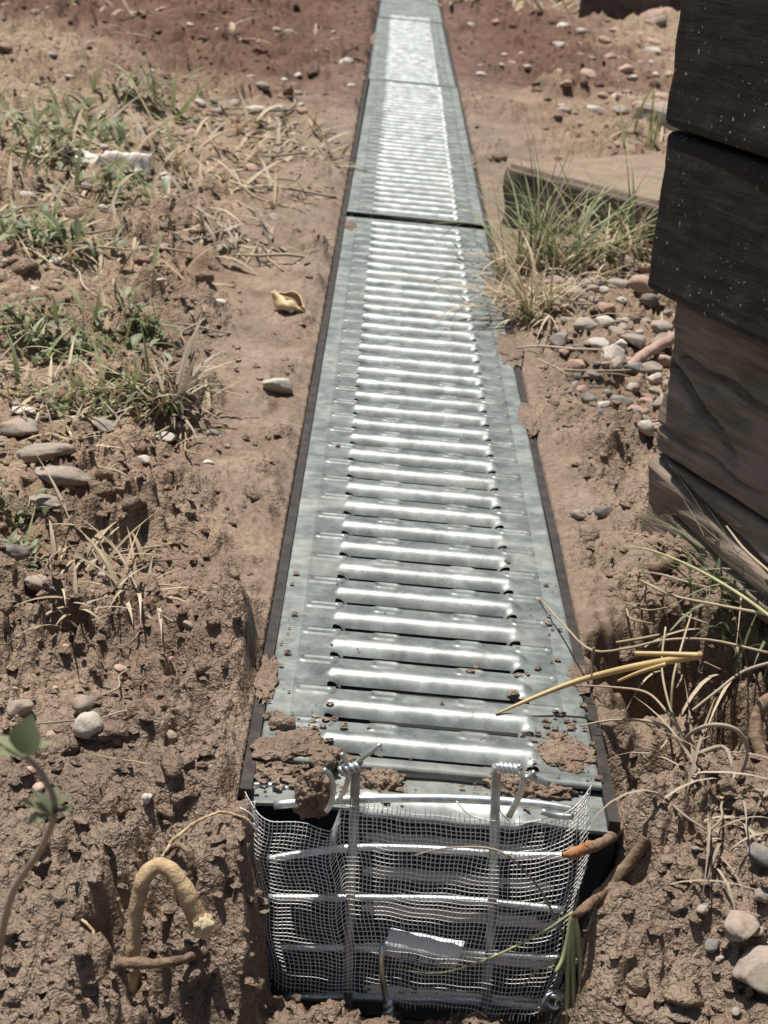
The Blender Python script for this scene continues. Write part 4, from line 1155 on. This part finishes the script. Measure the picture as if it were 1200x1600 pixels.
stem('thin dark stem end lying in the dark hollow', ph([(1082, 1110, .012), (1120, 1080, .016), (1160, 1050, .02), (1205, 1035, .025)]), [.0008, .0009, .0011], 'grey_straw', group=GS)
stem('pale straw piece lying on the mud right of the rim', ph([(963, 1004, .008), (1000, 998, .009), (1030, 992, .010)]), [.0008, .0009, .0008], 'straw', group=GS)
stem('bent pale twig in the hollow with a knobbly end', ph([(1090, 1178, .004), (1130, 1168, .006), (1145, 1200, .002), (1152, 1240, -.006)]), [.0014, .0013, .0012], 'grey_straw', group=GS)
stem('thin dry stalk lying across the mesh from the right', [px(645, 1337, D=.533), px(700, 1325, D=.532), px(780, 1330, D=.531), px(840, 1385, D=.530), px(880, 1460, D=.529)], [.0003, .0005, .0006, .0007], 'grey_straw', group=GS)
stem('dry grass stem arching across the lower half of the screen', [px(620, 1515, D=.531), px(690, 1520, D=.530), px(770, 1495, D=.528), px(850, 1455, D=.527), px(895, 1425, D=.527)], [.0003, .0005, .0006, .0007], 'pale_green', 'green_straw', group=GS, tone=.8)
stem('reddish dry stem curling over the lower right of the screen', [px(815, 1545, D=.530), px(840, 1515, D=.529), px(875, 1495, D=.528), px(895, 1470, D=.527)], [.0004, .0005, .0006], 'straw', group=GS)
for k, (x0, x1, yb) in enumerate([(898, 898, 1605), (893, 886, 1602), (902, 908, 1595), (890, 868, 1520)]):
    V, F = tube(spline([px(896, 1425, D=.527), px((x0+x1)/2+2*k-3, 1490, D=.524), px(x1, yb, D=.520)], 14), [.0012, .0010, .0006], 5)
    o = link('hanging_grass', tone_mesh('hanging_grass', [(V, F, .75)], M['pale_green'])); tag(o, 'yellow-green grass blade hanging down the right edge of the screen', 'grass', 'blades hanging beside the screen')
# roots and sticks
def root(label, pts, r, m, name='root', cat='root', n=80, sides=14, seed=0, group=None, cut=None):
    P = spline(pts, n); V, F = tube(P, r, sides)
    V = [np.array(v)+.0007*mnoise.noise_vector(Vector(v)*170+Vector((seed, 0, 0)))+.00035*mnoise.noise_vector(Vector(v)*520) for v in V]
    if cut is None:
        o = link(name, mesh_from(name, V, F, M[m])); return tag(o, label, cat, group)
    e = empty(name, P[0], label, cat, group)
    o = link('bark', mesh_from('bark', [v-P[0] for v in V], F, M[m]), e)
    Vb, Fb = lumpy(3, 4, .5, 2.5)
    q = link('cut_end', mesh_from('cut_end', Vb*np.array(cut), Fb.tolist(), M['root_cut']), e, tuple(P[-1]-P[0])); return e
zb = -.03
root('thick tan root bent in an upside-down U with a torn end', [px(210, 1585, -.055), px(206, 1500, -.035), px(210, 1440, -.022), px(222, 1378, -.008), px(250, 1354, -.003), px(280, 1375, -.006), px(300, 1415, -.014), px(315, 1445, -.020)],
     [.0027, .0024, .0025, .0027, .0027, .0030, .0033, .0034], 'root', cut=(.0042, .0040, .0042), seed=3)
root('thin brown root lying across the legs of the looped root', [px(85, 1570, -.05), px(110, 1535, -.038), px(160, 1508, -.030), px(205, 1503, -.026), px(260, 1505, -.027), px(312, 1490, -.030)], [.0034, .0030, .0020, .0019, .0017, .0014], 'twig', seed=5)
root('short twig standing inside the looped root', [px(312, 1500, -.034), px(305, 1470, -.03), px(288, 1400, -.028)], [.0012, .0013, .0010], 'twig', seed=6)
root('fine rootlet curling above the looped root', [px(258, 1335, -.012), px(275, 1320, -.006), px(296, 1336, -.006), px(298, 1375, -.014)], [.0009, .0012, .0012, .0009], 'twig', seed=7)
root('thin straw-like rootlet reaching towards the screen', [px(255, 1340, -.010), px(270, 1312, -.006), px(300, 1290, -.004), px(345, 1268, -.002), px(390, 1282, -.004)], [.0004, .0006, .0006, .0004], 'root', seed=8)
root('fine branching rootlet on the soil left of the looped root', [px(105, 1420, -.022), px(145, 1452, -.024), px(138, 1490, -.028), px(160, 1508, -.028)], [.0004, .0005, .0004], 'root', seed=9)
root('brown root with an orange tip touching the screen', [px(878, 1336, D=.532), px(905, 1330, D=.534), px(945, 1315, D=.545), px(975, 1285, -.010), px(1010, 1262, -.004), px(1060, 1252, -.002)], [.0009, .0018, .0016, .0028, .0040, .0040], 'twig', seed=10)
root('orange sheath over the tip of the brown root', [px(880, 1336, D=.5315), px(900, 1331, D=.5332), px(925, 1323, D=.538)], [.0012, .0022, .0019], 'rust_root', 'root_sheath', seed=11)
root('dark stick slanting down to the right edge of the screen', [px(1008, 1308, -.006), px(985, 1345, -.014), px(950, 1385, -.020), px(912, 1420, D=.524), px(895, 1432, D=.524)], [.0026, .0024, .0021, .0016, .0011], 'twig', 'stick', 'stick', seed=12)
root('grey twig lying from the hollow to the tangle of rootlets', [px(1015, 1250, .0), px(1035, 1285, -.006), px(1080, 1310, -.012), px(1140, 1290, -.012), px(1200, 1268, -.008)], [.0010, .0016, .0017, .0018, .0020], 'twig', 'stick', 'stick', seed=13)
root('pale knobbly root with a torn end in the tangle', [px(1210, 1290, -.008), px(1170, 1275, -.006), px(1125, 1262, -.004), px(1105, 1255, -.002)], [.0030, .0032, .0046, .0028], 'root', cut=(.004, .005, .003), seed=14)
root('thick brown branch behind the tangle at the timbers', [px(1215, 1090, .02), px(1190, 1105, .015), px(1180, 1150, .006), px(1195, 1190, .0)], [.0028, .0030, .0026, .002], 'twig', 'stick', 'stick', seed=15)
q0, q1, q2 = pg(970, 592), pg(1000, 578), pg(1050, 560)
root('reddish stick lying over the gravel against the timber', [q0+np.array((0, 0, .004)), q1+np.array((0, 0, .010)), q2+np.array((0, 0, .016))], [.0026, .0038, .0040], 'stone_pink', 'stick', 'stick', seed=16)
q0, q1 = pg(1020, 898), pg(1075, 880)
root('short brown stick half buried below the bottom timber', [q0+np.array((0, 0, .002)), q1+np.array((0, 0, .008))], [.0034, .0038], 'twig', 'stick', 'stick', seed=17)
# curled husk and white scrap
def husk():
    c = pg(448, 498); c[2] = max(gz(c[0]+a, c[1]+b) for a in (-.008, 0, .008) for b in (-.008, 0, .008)); e = empty('curled_husk', c, 'curled yellowish husk with a hollow middle on the smooth mud', 'husk')
    V = []; F = []; n, k = 26, 12
    for i in range(n):
        u = i/(n-1); x = (u-.5)*.030
        w = .009*math.sin(math.pi*min(max(u, .04), .97))**.6
        for j in range(k):
            a = -2.5+5.0*j/(k-1)
            rr_ = w*(1+.16*math.sin(7*u+a*2))
            V.append((x+.002*math.sin(a*3), math.sin(a)*rr_, .006-math.cos(a)*rr_*.72+.002*mnoise.noise(Vector((x*200, a, 3)))))
    for i in range(n-1):
        for j in range(k-1): F.append((i*k+j, i*k+j+1, (i+1)*k+j+1, (i+1)*k+j))
    o = link('shell', mesh_from('shell', V, F, M['husk']), e)
    s_ = o.modifiers.new('thick', 'SOLIDIFY'); s_.thickness = .0009
    Vb, Fb = lumpy(3, 19, .3, 2); link('core', mesh_from('core', Vb*np.array((.010, .0032, .0028)), Fb.tolist(), M['twig']), e, (.001, 0, .006))
    e.rotation_euler = (.1, .15, -.75)
husk()
def scrap():
    c = pg(130, 262); V = []; F = []; n, k = 40, 12
    for i in range(n):
        for j in range(k):
            x = (i/(n-1)-.5)*.125; y = (j/(k-1)-.5)*.03*(1-.5*abs(x)/.07)
            V.append((x, y, .008+.007*mnoise.fractal(Vector((x*45, y*90, 2)), 1, 2, 4)+.004*math.sin(y*200)))
    for i in range(n-1):
        for j in range(k-1): F.append((i*k+j, (i+1)*k+j, (i+1)*k+j+1, i*k+j+1))
    o = link('crumpled_scrap', mesh_from('crumpled_scrap', V, F, M['paper']), None, c)
    s_ = o.modifiers.new('thick', 'SOLIDIFY'); s_.thickness = .0008
    o.rotation_euler = (.25, 0, .12); tag(o, 'crumpled whitish scrap lying in the weeds', 'scrap')
scrap()
# loose straws lying on the soil
SR = []
for k in range(5):
    r = random.Random(70+k)
    SR.append(tone_mesh('straw', [(*tube(spline([(-.5, 0, 0), (-.15, r.uniform(-.06, .06), r.uniform(.0, .05)), (.2, r.uniform(-.08, .08), .03), (.5, r.uniform(-.12, .12), r.uniform(-.02, .06))], 10), [.012, .018, .016, .008], 5), .2+.15*k)], M['straw'] if k % 2 else M['grey_straw']))
def straws(box, n, L, label, seed):
    r = random.Random(seed)
    for k in range(n):
        p = pg(r.uniform(box[0], box[2]), r.uniform(box[1], box[3]))
        if abs(p[0]) < .083: continue
        l = r.uniform(*L)*max(.7, np.linalg.norm(p-CAM))
        o = link('loose_straw', SR[k % 5], None, (p[0], p[1], .5*p[2]+.5*max(p[2], gz(p[0], p[1]))+.003+l*.02)); o.scale = (l, l, l)
        o.rotation_euler = (r.uniform(-.3, .3), r.uniform(-.15, .15), r.uniform(0, 6.28)); tag(o, label, 'straw', label)
straws((0, 180, 470, 420), 50, (.02, .06), 'loose straw lying among the dead grass', 1)
straws((0, 440, 330, 780), 36, (.015, .045), 'loose straw lying round the weed patches', 2)
straws((0, 800, 330, 1250), 22, (.015, .04), 'loose straw lying on the crumbled mud', 3)
straws((850, 430, 1040, 680), 30, (.02, .06), 'loose straw lying on the gravel', 4)
straws((960, 880, 1200, 1300), 30, (.015, .05), 'loose straw lying in the hollow by the timbers', 5)
straws((0, 20, 560, 170), 24, (.01, .03), 'loose straw lying on the red soil', 6)
straws((860, 30, 1040, 200), 14, (.01, .03), 'loose straw lying on the far dry soil', 7)
straws((380, 1580, 860, 1600), 6, (.01, .03), 'loose straw lying under the screen', 8)

# ------------------------------------------------------------------ young weed close to the lens
def near_weed():
    D = .305
    P = [px(-30, 1640, D=.345), px(-8, 1520, D=.335), px(18, 1400, D=.325), px(62, 1330, D=.315), px(86, 1262, D=D), px(62, 1205, D=D), px(35, 1180, D=D)]
    e = empty('young_weed', P[0], 'young weed with small grey-green leaves on a bent stem, out of focus', 'weed')
    V, F = tube(spline(P, 40), [.0010, .0009, .0008, .0007, .0006, .0005], 8)
    link('stem', tone_mesh('stem', [([np.array(v)-P[0] for v in V], F, .6)], M['grey_straw']), e)
    def lf(at, az, L, w, lean, droop, tone):
        o = link('leaf', tone_mesh('leaf', [(*leaf((0, 0, 0), az, L, w, lean, droop), tone)], M['dark_green']), e, tuple(at-P[0])); return o
    a = px(40, 1182, D=D)
    for az, L, w, ln in ((1.3, .0085, .0068, .10), (.2, .006, .0040, .9), (3.0, .0075, .0045, 1.0), (3.9, .007, .0042, 1.1)): lf(a, az, L, w, ln, .4, random.random())
    b = px(80, 1275, D=D)
    for az, L, w, ln in ((3.3, .0075, .0036, .9), (2.9, .0065, .003, .5), (.3, .0060, .0032, .5), (-.3, .0055, .0030, .9), (1.5, .006, .003, .4), (4.2, .0075, .0035, 1.2)): lf(b, az, L, w, ln, .5, random.random())
    c = px(40, 1360, D=.32)
    lf(c, .6, .009, .0018, .6, .2, .9)
near_weed()
